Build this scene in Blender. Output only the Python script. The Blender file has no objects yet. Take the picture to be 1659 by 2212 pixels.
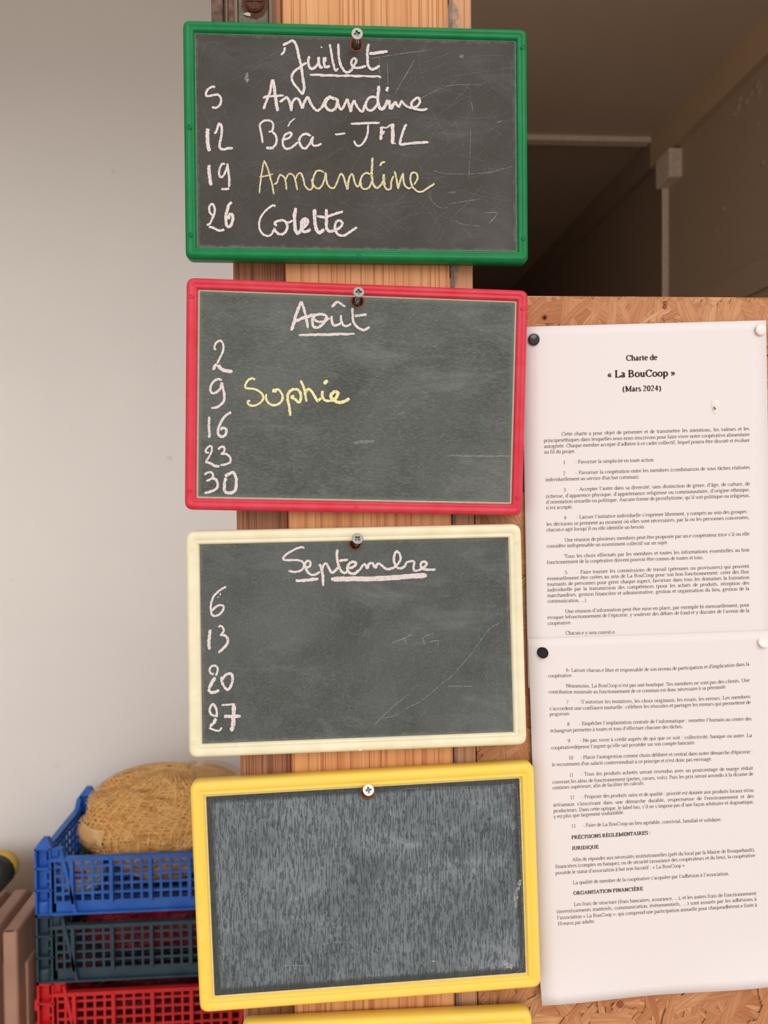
import bpy, bmesh, math, random
from mathutils import Vector, Matrix, noise as mnoise

# ------------------------------------------------------------------ camera
random.seed(7)
SC = bpy.context.scene
COL = SC.collection
F_PX, CX, CY = 1640.0, 829.5, 1106.0
CAM = Vector((0.0, -0.60, 1.50))
YAW, PITCH, ROLL = math.radians(3.55), math.radians(1.4), math.radians(0.53)
_fw = Vector((math.sin(YAW) * math.cos(PITCH), math.cos(YAW) * math.cos(PITCH), -math.sin(PITCH)))
_rt = _fw.cross(Vector((0, 0, 1))).normalized()
_up = _rt.cross(_fw).normalized()
_r2 = (_rt * math.cos(ROLL) - _up * math.sin(ROLL)).normalized()
_u2 = (_rt * math.sin(ROLL) + _up * math.cos(ROLL)).normalized()
CROT = Matrix((_r2, _u2, -_fw)).transposed()
cam_d = bpy.data.cameras.new('camera')
cam_d.sensor_fit = 'HORIZONTAL'
cam_d.sensor_width = 36.0
cam_d.lens = F_PX / 1659.0 * 36.0
cam_d.clip_start = 0.01
cam_d.dof.use_dof = True
cam_d.dof.focus_distance = 0.59
cam_d.dof.aperture_fstop = 14.0
cam = bpy.data.objects.new('camera', cam_d)
cam.matrix_world = Matrix.Translation(CAM) @ CROT.to_4x4()
COL.objects.link(cam)
SC.camera = cam

# ------------------------------------------------------------------ world, light, exposure
W = bpy.data.worlds.new('overcast_sky')
SC.world = W
W.use_nodes = True
bg = W.node_tree.nodes['Background']
bg.inputs[0].default_value = (1.0, 0.955, 0.93, 1)
bg.inputs[1].default_value = 0.95
sun_d = bpy.data.lights.new('hazy_sun', 'SUN')
sun_d.energy = 1.35
sun_d.angle = math.radians(40)
sun_d.color = (1.0, 0.945, 0.90)
sun = bpy.data.objects.new('hazy_sun', sun_d)
sun.rotation_euler = Vector((-0.24, 0.87, -0.43)).to_track_quat('-Z', 'Y').to_euler()
COL.objects.link(sun)
vs = SC.view_settings
vs.view_transform = 'Standard'
vs.look = 'None'
vs.gamma = 1.0
vs.use_curve_mapping = False
vs.exposure = -0.1


# ------------------------------------------------------------------ helpers
def ray(px, py):
    return (CROT @ Vector(((px - CX) / F_PX, -(py - CY) / F_PX, -1.0)))


def U(px, py, Y):
    """point of the plane y = Y that the photograph shows at a pixel"""
    d = ray(px, py)
    return CAM + d * ((Y - CAM.y) / d.y)


def UZ(px, py, Z):
    d = ray(px, py)
    return CAM + d * ((Z - CAM.z) / d.z)


def lin(r, g, b):
    def f(c):
        c /= 255.0
        return c / 12.92 if c <= 0.04045 else ((c + 0.055) / 1.055) ** 2.4
    return (f(r), f(g), f(b), 1.0)


class NT:
    """small node-tree builder"""
    def __init__(self, name, rough=0.6, spec=0.3, metal=0.0):
        self.m = bpy.data.materials.new(name)
        self.m.use_nodes = True
        self.t = self.m.node_tree
        self.b = self.t.nodes['Principled BSDF']
        self.b.inputs['Roughness'].default_value = rough
        self.b.inputs['Specular IOR Level'].default_value = spec
        self.b.inputs['Metallic'].default_value = metal
        self.tc = None

    def n(self, kind, **kw):
        nd = self.t.nodes.new(kind)
        for k, v in kw.items():
            setattr(nd, k, v)
        return nd

    def l(self, a, b):
        self.t.links.new(a, b)

    def coord(self, which='Object', scale=(1, 1, 1), rot=(0, 0, 0), loc=(0, 0, 0)):
        if self.tc is None:
            self.tc = self.n('ShaderNodeTexCoord')
        mp = self.n('ShaderNodeMapping')
        mp.inputs['Scale'].default_value = scale
        mp.inputs['Rotation'].default_value = rot
        mp.inputs['Location'].default_value = loc
        self.l(self.tc.outputs[which], mp.inputs[0])
        return mp.outputs[0]

    def noise(self, vec, scale, detail=4, rough=0.55, dist=0.0):
        nd = self.n('ShaderNodeTexNoise')
        nd.inputs['Scale'].default_value = scale
        nd.inputs['Detail'].default_value = detail
        nd.inputs['Roughness'].default_value = rough
        nd.inputs['Distortion'].default_value = dist
        self.l(vec, nd.inputs['Vector'])
        return nd.outputs[0]

    def ramp(self, fac, stops):
        r = self.n('ShaderNodeValToRGB')
        e = r.color_ramp.elements
        while len(e) < len(stops):
            e.new(0.5)
        for i, (p, c) in enumerate(stops):
            e[i].position = p
            e[i].color = c if len(c) == 4 else (c[0], c[1], c[2], 1)
        self.l(fac, r.inputs[0])
        return r.outputs[0]

    def mix(self, fac, a, b, mode='MIX'):
        m = self.n('ShaderNodeMix', data_type='RGBA', blend_type=mode)
        for i, v in ((0, fac), (6, a), (7, b)):
            if isinstance(v, (int, float)):
                m.inputs[i].default_value = v
            elif isinstance(v, tuple):
                m.inputs[i].default_value = v
            else:
                self.l(v, m.inputs[i])
        return m.outputs[2]

    def math(self, op, a, b=0.0):
        m = self.n('ShaderNodeMath', operation=op)
        for i, v in ((0, a), (1, b)):
            if isinstance(v, (int, float)):
                m.inputs[i].default_value = v
            else:
                self.l(v, m.inputs[i])
        return m.outputs[0]

    def color(self, c):
        if isinstance(c, tuple):
            self.b.inputs['Base Color'].default_value = c
        else:
            self.l(c, self.b.inputs['Base Color'])

    def bump(self, h, strength=0.3, dist=0.001):
        b = self.n('ShaderNodeBump')
        b.inputs['Strength'].default_value = strength
        b.inputs['Distance'].default_value = dist
        self.l(h, b.inputs['Height'])
        self.l(b.outputs[0], self.b.inputs['Normal'])


def g(v):
    return (v, v, v, 1)


def mat_plain(name, c, rough=0.5, spec=0.3, metal=0.0, var=0.06, scale=30.0, bump=0.0):
    n = NT(name, rough, spec, metal)
    f = n.noise(n.coord(), scale, 5)
    hi = tuple(min(1, x * (1 + var)) for x in c[:3]) + (1,)
    lo = tuple(x * (1 - var) for x in c[:3]) + (1,)
    n.color(n.ramp(f, [(0.3, lo), (0.7, hi)]))
    if bump:
        n.bump(f, bump, 0.001)
    return n.m


def new_obj(name, me, mat, parent=None, smooth=False):
    o = bpy.data.objects.new(name, me)
    if mat is not None and not me.materials:
        me.materials.append(mat)
    COL.objects.link(o)
    if parent is not None:
        o.parent = parent
    if smooth:
        for p in me.polygons:
            p.use_smooth = True
    return o


def from_bm(name, bm, mat, parent=None, smooth=False):
    """bm in world coordinates; stored relative to the parent's base"""
    off = root_loc(parent)
    if off.length > 0:
        bmesh.ops.translate(bm, verts=bm.verts[:], vec=-off)
    me = bpy.data.meshes.new(name)
    bm.to_mesh(me)
    bm.free()
    return new_obj(name, me, mat, parent, smooth)


def from_py(name, verts, faces, mat, parent=None, smooth=False):
    off = root_loc(parent)
    me = bpy.data.meshes.new(name)
    me.from_pydata([tuple(Vector(v) - off) for v in verts], [], faces)
    me.update()
    return new_obj(name, me, mat, parent, smooth)


def root_loc(p):
    v = Vector((0, 0, 0))
    while p is not None:
        v += p.location
        p = p.parent
    return v


def thing(name, loc, label, cat, group=None):
    e = bpy.data.objects.new(name, None)
    e.empty_display_size = 0.02
    e.location = loc
    COL.objects.link(e)
    tag(e, label, cat, group)
    return e


def tag(o, label, cat, group=None):
    o['label'] = label
    o['category'] = cat
    if group:
        o['group'] = group
    return o


def struct(o):
    o['kind'] = 'structure'
    return o


def bbox(bm, lo, hi, bev=0.0, seg=1):
    r = bmesh.ops.create_cube(bm, size=1.0)
    vs_ = r['verts']
    c = (Vector(lo) + Vector(hi)) / 2
    s = Vector(hi) - Vector(lo)
    for v in vs_:
        v.co = Vector((v.co.x * s.x, v.co.y * s.y, v.co.z * s.z)) + c
    if bev > 0:
        es = list({e for v in vs_ for e in v.link_edges})
        bmesh.ops.bevel(bm, geom=es, offset=bev, segments=seg, profile=0.5, affect='EDGES')


def box_obj(name, lo, hi, mat, parent=None, bev=0.0, seg=1):
    bm = bmesh.new()
    bbox(bm, lo, hi, bev, seg)
    return from_bm(name, bm, mat, parent)


def beam(bm, a, b, w, t, side=Vector((0, 1, 0))):
    """box from a to b, w wide (across), t thick along 'side'"""
    a, b = Vector(a), Vector(b)
    d = (b - a).normalized()
    s = (side - d * side.dot(d)).normalized()
    c = d.cross(s)
    vv = []
    for p in (a, b):
        for i, j in ((-1, -1), (1, -1), (1, 1), (-1, 1)):
            vv.append(bm.verts.new(p + c * (w / 2 * i) + s * (t / 2 * j)))
    for q in ((0, 1, 2, 3), (7, 6, 5, 4), (0, 4, 5, 1), (1, 5, 6, 2), (2, 6, 7, 3), (3, 7, 4, 0)):
        bm.faces.new([vv[i] for i in q])


def lathe(bm, prof, seg=24, M=Matrix.Identity(4), cap0=False, cap1=False):
    rings = []
    for r, z in prof:
        rings.append([bm.verts.new(M @ Vector((r * math.cos(2 * math.pi * i / seg), r * math.sin(2 * math.pi * i / seg), z))) for i in range(seg)])
    for a, b in zip(rings, rings[1:]):
        for i in range(seg):
            bm.faces.new((a[i], a[(i + 1) % seg], b[(i + 1) % seg], b[i]))
    if cap0:
        bm.faces.new(rings[0][::-1])
    if cap1:
        bm.faces.new(rings[-1])
    return rings


def fill_hole(bm, outer, inner):
    """flat ring between two loops of points, triangulated; returns the two vert loops"""
    vo = [bm.verts.new(p) for p in outer]
    vi = [bm.verts.new(p) for p in inner]
    es = []
    for loop in (vo, vi):
        for i in range(len(loop)):
            es.append(bm.edges.new((loop[i], loop[(i + 1) % len(loop)])))
    bmesh.ops.triangle_fill(bm, edges=es, use_beauty=True)
    return vo, vi


def catmull(pts, n=7):
    P = [Vector(p) for p in pts]
    if len(P) == 2:
        return [P[0].lerp(P[1], i / 8) for i in range(9)]
    out = []
    for i in range(len(P) - 1):
        p0 = P[i - 1] if i > 0 else P[i] * 2 - P[i + 1]
        p1, p2 = P[i], P[i + 1]
        p3 = P[i + 2] if i + 2 < len(P) else P[i + 1] * 2 - P[i]
        for k in range(n):
            t = k / n
            out.append(0.5 * ((2 * p1) + (p2 - p0) * t + (2 * p0 - 5 * p1 + 4 * p2 - p3) * t * t + (3 * p1 - p0 - 3 * p2 + p3) * t ** 3))
    out.append(P[-1])
    return out


def ribbon2d(pts, width, jitter=0.0, taper=0.6):
    """2-D stroke to (verts, faces)"""
    P = [p for i, p in enumerate(pts) if i == 0 or (p - pts[i - 1]).length > 1e-6]
    V, Fc = [], []
    n = len(P)
    for i, p in enumerate(P):
        t = (P[min(i + 1, n - 1)] - P[max(i - 1, 0)]).normalized()
        nn = Vector((-t.y, t.x))
        e = min(i, n - 1 - i)
        w = width * (taper if e == 0 else (0.9 if e == 1 else 1.0))
        a = w / 2 * (1 + random.uniform(-jitter, jitter))
        b = w / 2 * (1 + random.uniform(-jitter, jitter))
        V += [p + nn * a, p - nn * b]
    for i in range(n - 1):
        Fc.append((2 * i, 2 * i + 1, 2 * i + 3, 2 * i + 2))
    return V, Fc


def ribbon3d(acc, pts, nrm, w):
    """flat ribbon lying on a surface, appended to acc = (verts, faces)"""
    V, Fc = acc
    base = len(V)
    n = len(pts)
    for i, p in enumerate(pts):
        t = (pts[min(i + 1, n - 1)] - pts[max(i - 1, 0)])
        s = t.cross(nrm[i])
        s = s.normalized() if s.length > 1e-9 else Vector((1, 0, 0))
        V += [p + s * w / 2, p - s * w / 2]
    for i in range(n - 1):
        Fc.append((base + 2 * i, base + 2 * i + 1, base + 2 * i + 3, base + 2 * i + 2))


def copy_tree(o, parent=None, delta=None):
    c = o.copy()
    COL.objects.link(c)
    c.parent = parent
    if delta is not None:
        c.location = o.location + delta
    for ch in o.children:
        copy_tree(ch, c)
    return c


# ------------------------------------------------------------------ materials
def mat_pine(name, light, mid, dark, freq=300.0, broad=26.0, rough=0.55, line=1.0):
    n = NT(name, rough, 0.35)
    v1 = n.coord(scale=(1, 1, 0.004))
    fine = n.noise(v1, freq, 3, 0.65, 0.0)
    wid = n.noise(n.coord(scale=(1, 1, 0.004), loc=(5, 0, 0)), freq * 0.3, 2, 0.5)
    br = n.noise(n.coord(scale=(1, 1, 0.035), loc=(0.3, 0, 0.1)), broad, 2, 0.5, 0.3)
    rings = n.math('FRACT', n.math('MULTIPLY', br, 9.0))
    c1 = n.mix(n.ramp(rings, [(0.0, g(0)), (0.7, g(0.15)), (0.92, g(0.75)), (1.0, g(0))]), light, mid)
    c1 = n.mix(n.ramp(wid, [(0.38, g(0)), (0.62, g(0.6))]), c1, mid)
    lines = n.ramp(fine, [(0.48, g(0)), (0.54, g(0.2)), (0.575, g(0.9 * line)), (0.60, g(0.9 * line)), (0.64, g(0.1))])
    c2 = n.mix(lines, c1, dark)
    spk = n.noise(n.coord(scale=(1, 1, 0.1), loc=(2, 0, 0)), 700, 3)
    n.color(n.mix(n.ramp(spk, [(0.4, g(0.0)), (0.8, g(0.4))]), c2, mid))
    n.bump(fine, 0.2, 0.0005)
    return n.m


M = {}
M['pine'] = mat_pine('pine_varnished', lin(222, 165, 112), lin(205, 140, 88), lin(166, 98, 56))
M['pine_dark'] = mat_pine('pine_stained', lin(214, 150, 112), lin(192, 130, 96), lin(112, 70, 48), 760, 30)
M['pine_grey'] = mat_pine('pine_weathered', lin(218, 164, 122), lin(196, 142, 104), lin(146, 102, 76), 260, 40, 0.65)
M['raw_wood'] = mat_plain('raw_fibre', lin(158, 92, 62), 0.8, 0.2, var=0.3, scale=900)


def mat_slate(name, base, lite, sx, sz, amt, border=None, crackle=False, rough=0.6, mott=0.6):
    n = NT(name, rough, 0.3)
    big = n.noise(n.coord(), 14, 5, 0.6, 0.4)
    fine = n.noise(n.coord(scale=(sx, 1, sz)), 900, 4, 0.75)
    patch = n.noise(n.coord(loc=(1, 2, 3)), 38, 5, 0.65)
    speck = n.noise(n.coord(scale=(sx ** 0.5, 1, sz ** 0.5)), 1500, 2, 0.6)
    c = n.mix(n.ramp(big, [(0.36, g(0)), (0.68, g(mott))]), base, tuple(0.5 * a + 0.5 * b for a, b in zip(base, lite)))
    haze = n.noise(n.coord(scale=(0.5, 1, 1), rot=(0, 0.6, 0), loc=(4, 4, 4)), 26, 6, 0.72, 1.2)
    c = n.mix(n.ramp(haze, [(0.54, g(0)), (0.74, g(mott * 0.7))]), c, lite)
    k_ = n.math('MULTIPLY', n.ramp(fine, [(0.46, g(0)), (0.70, g(1))]), n.ramp(patch, [(0.3, g(0.35)), (0.7, g(1))]))
    c = n.mix(n.math('MULTIPLY', k_, amt), c, lite)
    c = n.mix(n.math('MULTIPLY', n.ramp(speck, [(0.66, g(0)), (0.76, g(1))]), min(1.0, amt * 1.5)), c, lin(150, 150, 146))
    if crackle:
        cr = n.noise(n.coord(scale=(1, 1, 0.12)), 1050, 2, 0.5, 0.1)
        c = n.mix(n.ramp(cr, [(0.34, g(0.3)), (0.43, g(0.85)), (0.50, g(0))]), c, lin(42, 48, 48))
        n.bump(cr, 0.5, 0.0010)
    else:
        n.bump(fine, 0.12, 0.0004)
    if border is not None:
        # distances to the four rims of the sheet in metres (stored in two uv maps)
        ds = []
        for nm in ('rimA', 'rimB'):
            uv = n.n('ShaderNodeUVMap', uv_map=nm)
            sep = n.n('ShaderNodeSeparateXYZ')
            n.l(uv.outputs[0], sep.inputs[0])
            ds += [sep.outputs[0], sep.outputs[1]]
        d = n.math('MINIMUM', n.math('MINIMUM', ds[0], ds[1]), n.math('MINIMUM', ds[2], ds[3]))
        wob = n.math('MULTIPLY', n.math('SUBTRACT', n.noise(n.coord(), 160, 4, 0.7), 0.5), border[2])
        d = n.math('ADD', d, wob)
        k = n.n('ShaderNodeMapRange')
        k.inputs[1].default_value = border[0]
        k.inputs[2].default_value = border[1]
        k.inputs[3].default_value = 1.0
        k.inputs[4].default_value = 0.0
        n.l(d, k.inputs[0])
        c = n.mix(n.math('MULTIPLY', k.outputs[0], border[4]), c, border[3])
    n.color(c)
    return n.m


M['slate_green'] = mat_slate('slate_brownish', lin(58, 53, 48), lin(102, 101, 99), 1.0, 1.0, 0.16, border=(0.0086, 0.0112, 0.008, lin(120, 118, 106), 0.5), mott=0.5)
M['slate_red'] = mat_slate('slate_woven', lin(70, 73, 69), lin(128, 133, 129), 0.3, 1.0, 0.55, border=(0.0095, 0.0135, 0.006, lin(100, 128, 106), 0.7))
M['slate_cream'] = mat_slate('slate_speckled', lin(70, 74, 71), lin(122, 128, 126), 0.7, 0.7, 0.42, border=(0.0106, 0.0130, 0.008, lin(126, 128, 120), 0.45))
M['slate_yellow'] = mat_slate('slate_crackled', lin(88, 97, 102), lin(148, 156, 163), 1.0, 0.25, 0.6, border=(0.0155, 0.0185, 0.006, lin(52, 58, 58), 0.82), crackle=True, rough=0.5, mott=0.9)


def mat_plastic(name, c, worn, rough=0.38, amt=0.5, spec=0.3):
    n = NT(name, rough, spec)
    f = n.noise(n.coord(), 60, 5, 0.6)
    s = n.noise(n.coord(scale=(1, 1, 0.5)), 700, 3, 0.7)
    base = n.mix(n.ramp(f, [(0.35, g(0)), (0.7, g(0.45))]), c, worn)
    n.color(n.mix(n.math('MULTIPLY', n.ramp(s, [(0.66, g(0)), (0.74, g(1))]), amt), base, worn))
    n.bump(s, 0.06, 0.0004)
    return n.m


M['green_frame'] = mat_plastic('green_plastic', lin(2, 118, 62), lin(24, 138, 86), spec=0.22)
M['red_frame'] = mat_plastic('red_plastic', lin(210, 42, 60), lin(216, 84, 104))
M['cream_frame'] = mat_plastic('cream_plastic', lin(240, 232, 200), lin(214, 204, 168), 0.45)
M['yellow_frame'] = mat_plastic('yellow_plastic', lin(247, 211, 86), lin(240, 210, 118), 0.42)
M['edge_pale'] = mat_plain('laminate_edge', lin(188, 178, 160), 0.7, var=0.1, scale=300)
M['edge_green'] = mat_plain('worn_green_edge', lin(120, 138, 118), 0.7, var=0.2, scale=200)
M['edge_yellow'] = mat_plain('worn_yellow_edge', lin(232, 208, 150), 0.7, var=0.1, scale=200)


def mat_chalk(name, c, lo=0.32, hi=0.44, amin=0.42, alpha=1.0):
    n = NT(name, 0.95, 0.05)
    f = n.noise(n.coord(scale=(1.0, 1, 0.8)), 1300, 2, 0.6)
    r = n.ramp(f, [(lo, g(amin)), (hi, g(1))])
    n.color(c)
    n.l(n.math('MULTIPLY', r, alpha), n.b.inputs['Alpha'])
    return n.m


M['chalk_white'] = mat_chalk('chalk_white', lin(224, 214, 210))
M['chalk_yellow'] = mat_chalk('chalk_yellow', lin(226, 216, 170), 0.36, 0.5)
M['chalk_lemon'] = mat_chalk('chalk_lemon', lin(234, 228, 168))
M['chalk_mid'] = mat_chalk('chalk_mid', lin(205, 202, 198), 0.42, 0.58, 0.05, 0.7)
M['chalk_trace'] = mat_chalk('chalk_trace', lin(170, 168, 164), 0.42, 0.62, 0.0, 0.2)
M['chalk_faint'] = mat_chalk('chalk_faint', lin(190, 188, 184), 0.42, 0.6, 0.1, 0.5)

M['steel'] = NT('zinc_steel', 0.42, 0.5, 1.0)
M['steel'].color(lin(140, 133, 128))
M['steel'] = M['steel'].m
M['steel_thread'] = NT('zinc_thread', 0.2, 0.5, 1.0)
M['steel_thread'].color(lin(222, 220, 214))
M['steel_thread'] = M['steel_thread'].m
M['steel_dark'] = mat_plain('recess_steel', lin(92, 104, 104), 0.4, metal=0.9)


def mat_osb(name, hue=1.0):
    n = NT(name, 0.6, 0.3)
    oi = n.n('ShaderNodeObjectInfo')
    grain = n.noise(n.coord(scale=(0.05, 1, 1)), 900, 3, 0.65, 0.1)
    c = n.ramp(oi.outputs['Random'], [(0.0, lin(176, 112, 72)), (0.3, lin(196, 138, 94)), (0.6, lin(206, 152, 108)), (0.8, lin(184, 122, 78)), (1.0, lin(214, 164, 120))])
    n.color(n.mix(n.ramp(grain, [(0.42, g(0)), (0.66, g(0.75))]), c, lin(156, 94, 58)))
    n.bump(grain, 0.4, 0.0006)
    return n.m


M['strand'] = mat_osb('wood_strand')


def mat_osb_base():
    n = NT('strand_board', 0.65, 0.3)
    vo = n.n('ShaderNodeTexVoronoi')
    vo.inputs['Scale'].default_value = 60
    n.l(n.coord(scale=(0.5, 1, 1.2), rot=(0, 0.5, 0)), vo.inputs['Vector'])
    gr = n.noise(n.coord(scale=(0.1, 1, 1), rot=(0, 0.9, 0)), 400, 3)
    sep = n.n('ShaderNodeSeparateColor')
    n.l(vo.outputs['Color'], sep.inputs[0])
    c = n.ramp(sep.outputs[0], [(0, lin(176, 112, 70)), (0.5, lin(204, 146, 100)), (1, lin(216, 164, 118))])
    n.color(n.mix(n.ramp(gr, [(0.4, g(0)), (0.7, g(0.45))]), c, lin(150, 88, 52)))
    n.bump(gr, 0.4, 0.001)
    return n.m


M['osb'] = mat_osb_base()
M['paper'] = mat_plain('office_paper', lin(232, 224, 224), 0.85, 0.1, var=0.012, scale=700)
M['ink'] = mat_plain('printer_ink', lin(96, 85, 87), 0.8, 0.1, var=0.05, scale=500)
M['ink_bold'] = mat_plain('printer_ink_bold', lin(62, 53, 55), 0.8, 0.1, var=0.05, scale=500)

# ------------------------------------------------------------------ the setting
HEAD_Z = 2.76           # underside of the lintel over the opening
WALL_Y = 1.40            # plastered wall on the left, behind the crates
STRIP_Y = 2.30           # pale strip under the ceiling
_p = U(1409, 294, STRIP_Y)
CEIL_Z = _p.z
_q = UZ(1659, 24, CEIL_Z)
WDIR = (_p - _q)
WDIR.z = 0
WDIR.normalize()         # direction of the right wall, going away


def wallpt(Y, off=0.0, z=0.0):
    """point on the right wall's beam face at depth Y, shifted 'off' to the right"""
    t = (Y - _p.y) / WDIR.y
    return Vector((_p.x + WDIR.x * t + off, Y, z))


def mat_plaster(name, c, dado=None, lower_z=0.57, soft=0.03):
    n = NT(name, 0.85, 0.15)
    a = n.noise(n.coord(), 3, 4)
    b = n.noise(n.coord(), 180, 4)
    spots = n.noise(n.coord(loc=(3, 1, 2)), 22, 3, 0.5)
    col = n.ramp(a, [(0.3, tuple(x * 0.96 for x in c[:3]) + (1,)), (0.7, c)])
    col = n.mix(n.ramp(spots, [(0.73, g(0)), (0.78, g(0.35))]), col, lin(150, 140, 132))
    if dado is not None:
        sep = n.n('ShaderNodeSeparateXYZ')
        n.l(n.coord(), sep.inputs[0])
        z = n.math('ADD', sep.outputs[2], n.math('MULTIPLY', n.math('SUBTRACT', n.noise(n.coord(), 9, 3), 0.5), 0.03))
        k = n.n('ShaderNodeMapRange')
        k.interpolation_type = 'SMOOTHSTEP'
        k.inputs[1].default_value = lower_z - soft
        k.inputs[2].default_value = lower_z + soft
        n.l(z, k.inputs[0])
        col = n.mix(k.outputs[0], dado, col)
    n.color(col)
    n.bump(b, 0.12, 0.002)
    return n.m


M['white_wall'] = mat_plaster('white_plaster', lin(240, 236, 232), lin(160, 138, 120), 0.585, 0.045)  # turns darker brown below a soft, wavering line
M['old_wall'] = mat_plaster('brown_plaster', lin(190, 164, 138))
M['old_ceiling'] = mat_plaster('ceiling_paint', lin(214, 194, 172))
M['beam_paint'] = mat_plaster('beam_paint', lin(206, 176, 140))
M['far_ceiling'] = mat_plaster('shaded_ceiling_paint', lin(182, 162, 142))  # ceiling beyond the strip: its shade is put into the colour
M['far_wall'] = mat_plaster('shaded_plaster', lin(156, 132, 110))  # dimness of the deeper room coloured into its wall and beam
M['floor'] = mat_plaster('concrete_floor', lin(212, 202, 188))
M['facade'] = mat_plaster('facade_render', lin(190, 180, 168))
M['pale_trim'] = mat_plain('pale_trim', lin(240, 218, 196), 0.6, var=0.1, scale=60)

struct(box_obj('floor', (-3.2, -4.5, -0.1), (3.2, 6.2, 0.0), M['floor']))
struct(box_obj('ceiling', (-3.2, 0.12, CEIL_Z), (3.2, STRIP_Y + 0.02, CEIL_Z + 0.1), M['old_ceiling']))
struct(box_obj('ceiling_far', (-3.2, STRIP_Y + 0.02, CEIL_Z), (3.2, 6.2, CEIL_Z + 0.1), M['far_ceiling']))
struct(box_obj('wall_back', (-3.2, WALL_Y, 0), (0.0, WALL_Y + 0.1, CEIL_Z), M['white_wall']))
struct(box_obj('wall_inner', (-0.1, WALL_Y + 0.1, 0), (0.0, 6.1, CEIL_Z), M['old_wall']))
struct(box_obj('wall_end', (-0.1, 6.1, 0), (3.2, 6.2, CEIL_Z), M['old_wall']))
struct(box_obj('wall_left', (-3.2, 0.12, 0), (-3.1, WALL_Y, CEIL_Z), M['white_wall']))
# front wall of the building above and beside the opening the post stands in
bm = bmesh.new()
bbox(bm, (-3.2, 0.0, HEAD_Z), (3.2, 0.12, CEIL_Z + 0.1))
bbox(bm, (1.25, 0.0, 0.0), (3.2, 0.12, HEAD_Z))
bbox(bm, (-3.2, 0.0, 0.0), (-2.4, 0.12, HEAD_Z))
struct(from_bm('wall_front', bm, M['facade']))

# right wall (slightly out of square), with peeling paint flakes
def wall_run(y0, y1, x_in, thick, z0, z1):
    bm = bmesh.new()
    a0, a1 = wallpt(y0, x_in), wallpt(y1, x_in)
    vv = []
    for pt in (a0, a1):
        for o_ in (0.0, thick):
            for z in (z0, z1):
                vv.append(bm.verts.new((pt.x + o_, pt.y, z)))
    for q in ((0, 1, 5, 4), (2, 6, 7, 3), (0, 2, 3, 1), (4, 5, 7, 6), (0, 4, 6, 2), (1, 3, 7, 5)):
        bm.faces.new([vv[i] for i in q])
    bmesh.ops.recalc_face_normals(bm, faces=bm.faces[:])
    return bm


_nr = Vector((WDIR.y, -WDIR.x, 0))
_d = ray(1438, 520)
SPLIT_Y = (CAM + _d * ((wallpt(1.0, 0.026) - CAM).dot(_nr) / _d.dot(_nr))).y
wr = struct(from_bm('wall_right', wall_run(0.13, SPLIT_Y, 0.026, 0.1, 0.0, CEIL_Z), M['old_wall']))
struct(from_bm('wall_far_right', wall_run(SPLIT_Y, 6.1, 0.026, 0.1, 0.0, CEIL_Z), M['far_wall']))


def on_wall(px, py):
    """point of the right wall seen at a pixel"""
    nrm = Vector((WDIR.y, -WDIR.x, 0))
    d = ray(px, py)
    return CAM + d * ((wallpt(1.0, 0.026) - CAM).dot(nrm) / d.dot(nrm))


flk = [(1636, 185, 9), (1640, 200, 7), (1622, 205, 8), (1614, 218, 6), (1596, 232, 6), (1588, 245, 5), (1600, 215, 5), (1637, 268, 4), (1648, 352, 5), (1564, 450, 5), (1510, 292, 3), (1548, 500, 3)]
me_fl = None
for i, (x, y, r) in enumerate(flk):
    c = on_wall(x, y)
    rr = r * (c - CAM).length / F_PX * 1.6
    V = [c + Vector((-0.005 - 0.004 * random.random(), 0, 0.0))]
    k = 11
    for j in range(k):
        a = 2 * math.pi * j / k
        q = rr * random.uniform(0.6, 1.2)
        V.append(c + WDIR * (q * math.cos(a)) + Vector((-0.0005, 0, q * math.sin(a))))
    from_py('paint_flake', V, [(0, 1 + j, 1 + (j + 1) % k) for j in range(k)], M['old_wall'], wr)

# boxed beam along the ceiling, on the right wall
z_b = U(1409, 360, STRIP_Y).z
struct(from_bm('trim_1', wall_run(0.13, STRIP_Y + 0.02, 0.0, 0.0255, z_b, CEIL_Z - 0.0005), M['beam_paint']))
struct(from_bm('trim_6', wall_run(STRIP_Y + 0.02, 6.0, 0.0, 0.0255, z_b, CEIL_Z - 0.0005), M['far_wall']))  # same beam farther in, its shade carried by the darker colour
# shallow rail along the right wall
rl = on_wall(1659, 556).z
struct(from_bm('trim_5', wall_run(0.13, SPLIT_Y - 0.01, 0.012, 0.0138, rl - 0.09, rl), M['old_wall']))
# pale downstand strip across the ceiling and pale strip down the right wall
p0 = U(1100, 292, STRIP_Y)
p1 = U(1407, 294, STRIP_Y)
struct(box_obj('trim_2', (0.0, STRIP_Y, CEIL_Z - 0.021), (wallpt(STRIP_Y).x - 0.001, STRIP_Y + 0.05, CEIL_Z), M['pale_trim'], bev=0.004))
s0 = on_wall(1444, 520)
struct(box_obj('trim_3', (s0.x - 0.022, s0.y, 0.0), (s0.x + 0.03, s0.y + 0.012, U(1436, 405, s0.y).z), M['pale_trim'], bev=0.004))
b0 = on_wall(1473, 350)
blk_lo, blk_hi = U(1446, 381, b0.y), U(1470, 318, b0.y)
struct(box_obj('trim_4', (blk_lo.x, b0.y, blk_lo.z), (b0.x + 0.005, b0.y + 0.12, blk_hi.z), M['pale_trim'], bev=0.004))

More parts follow.
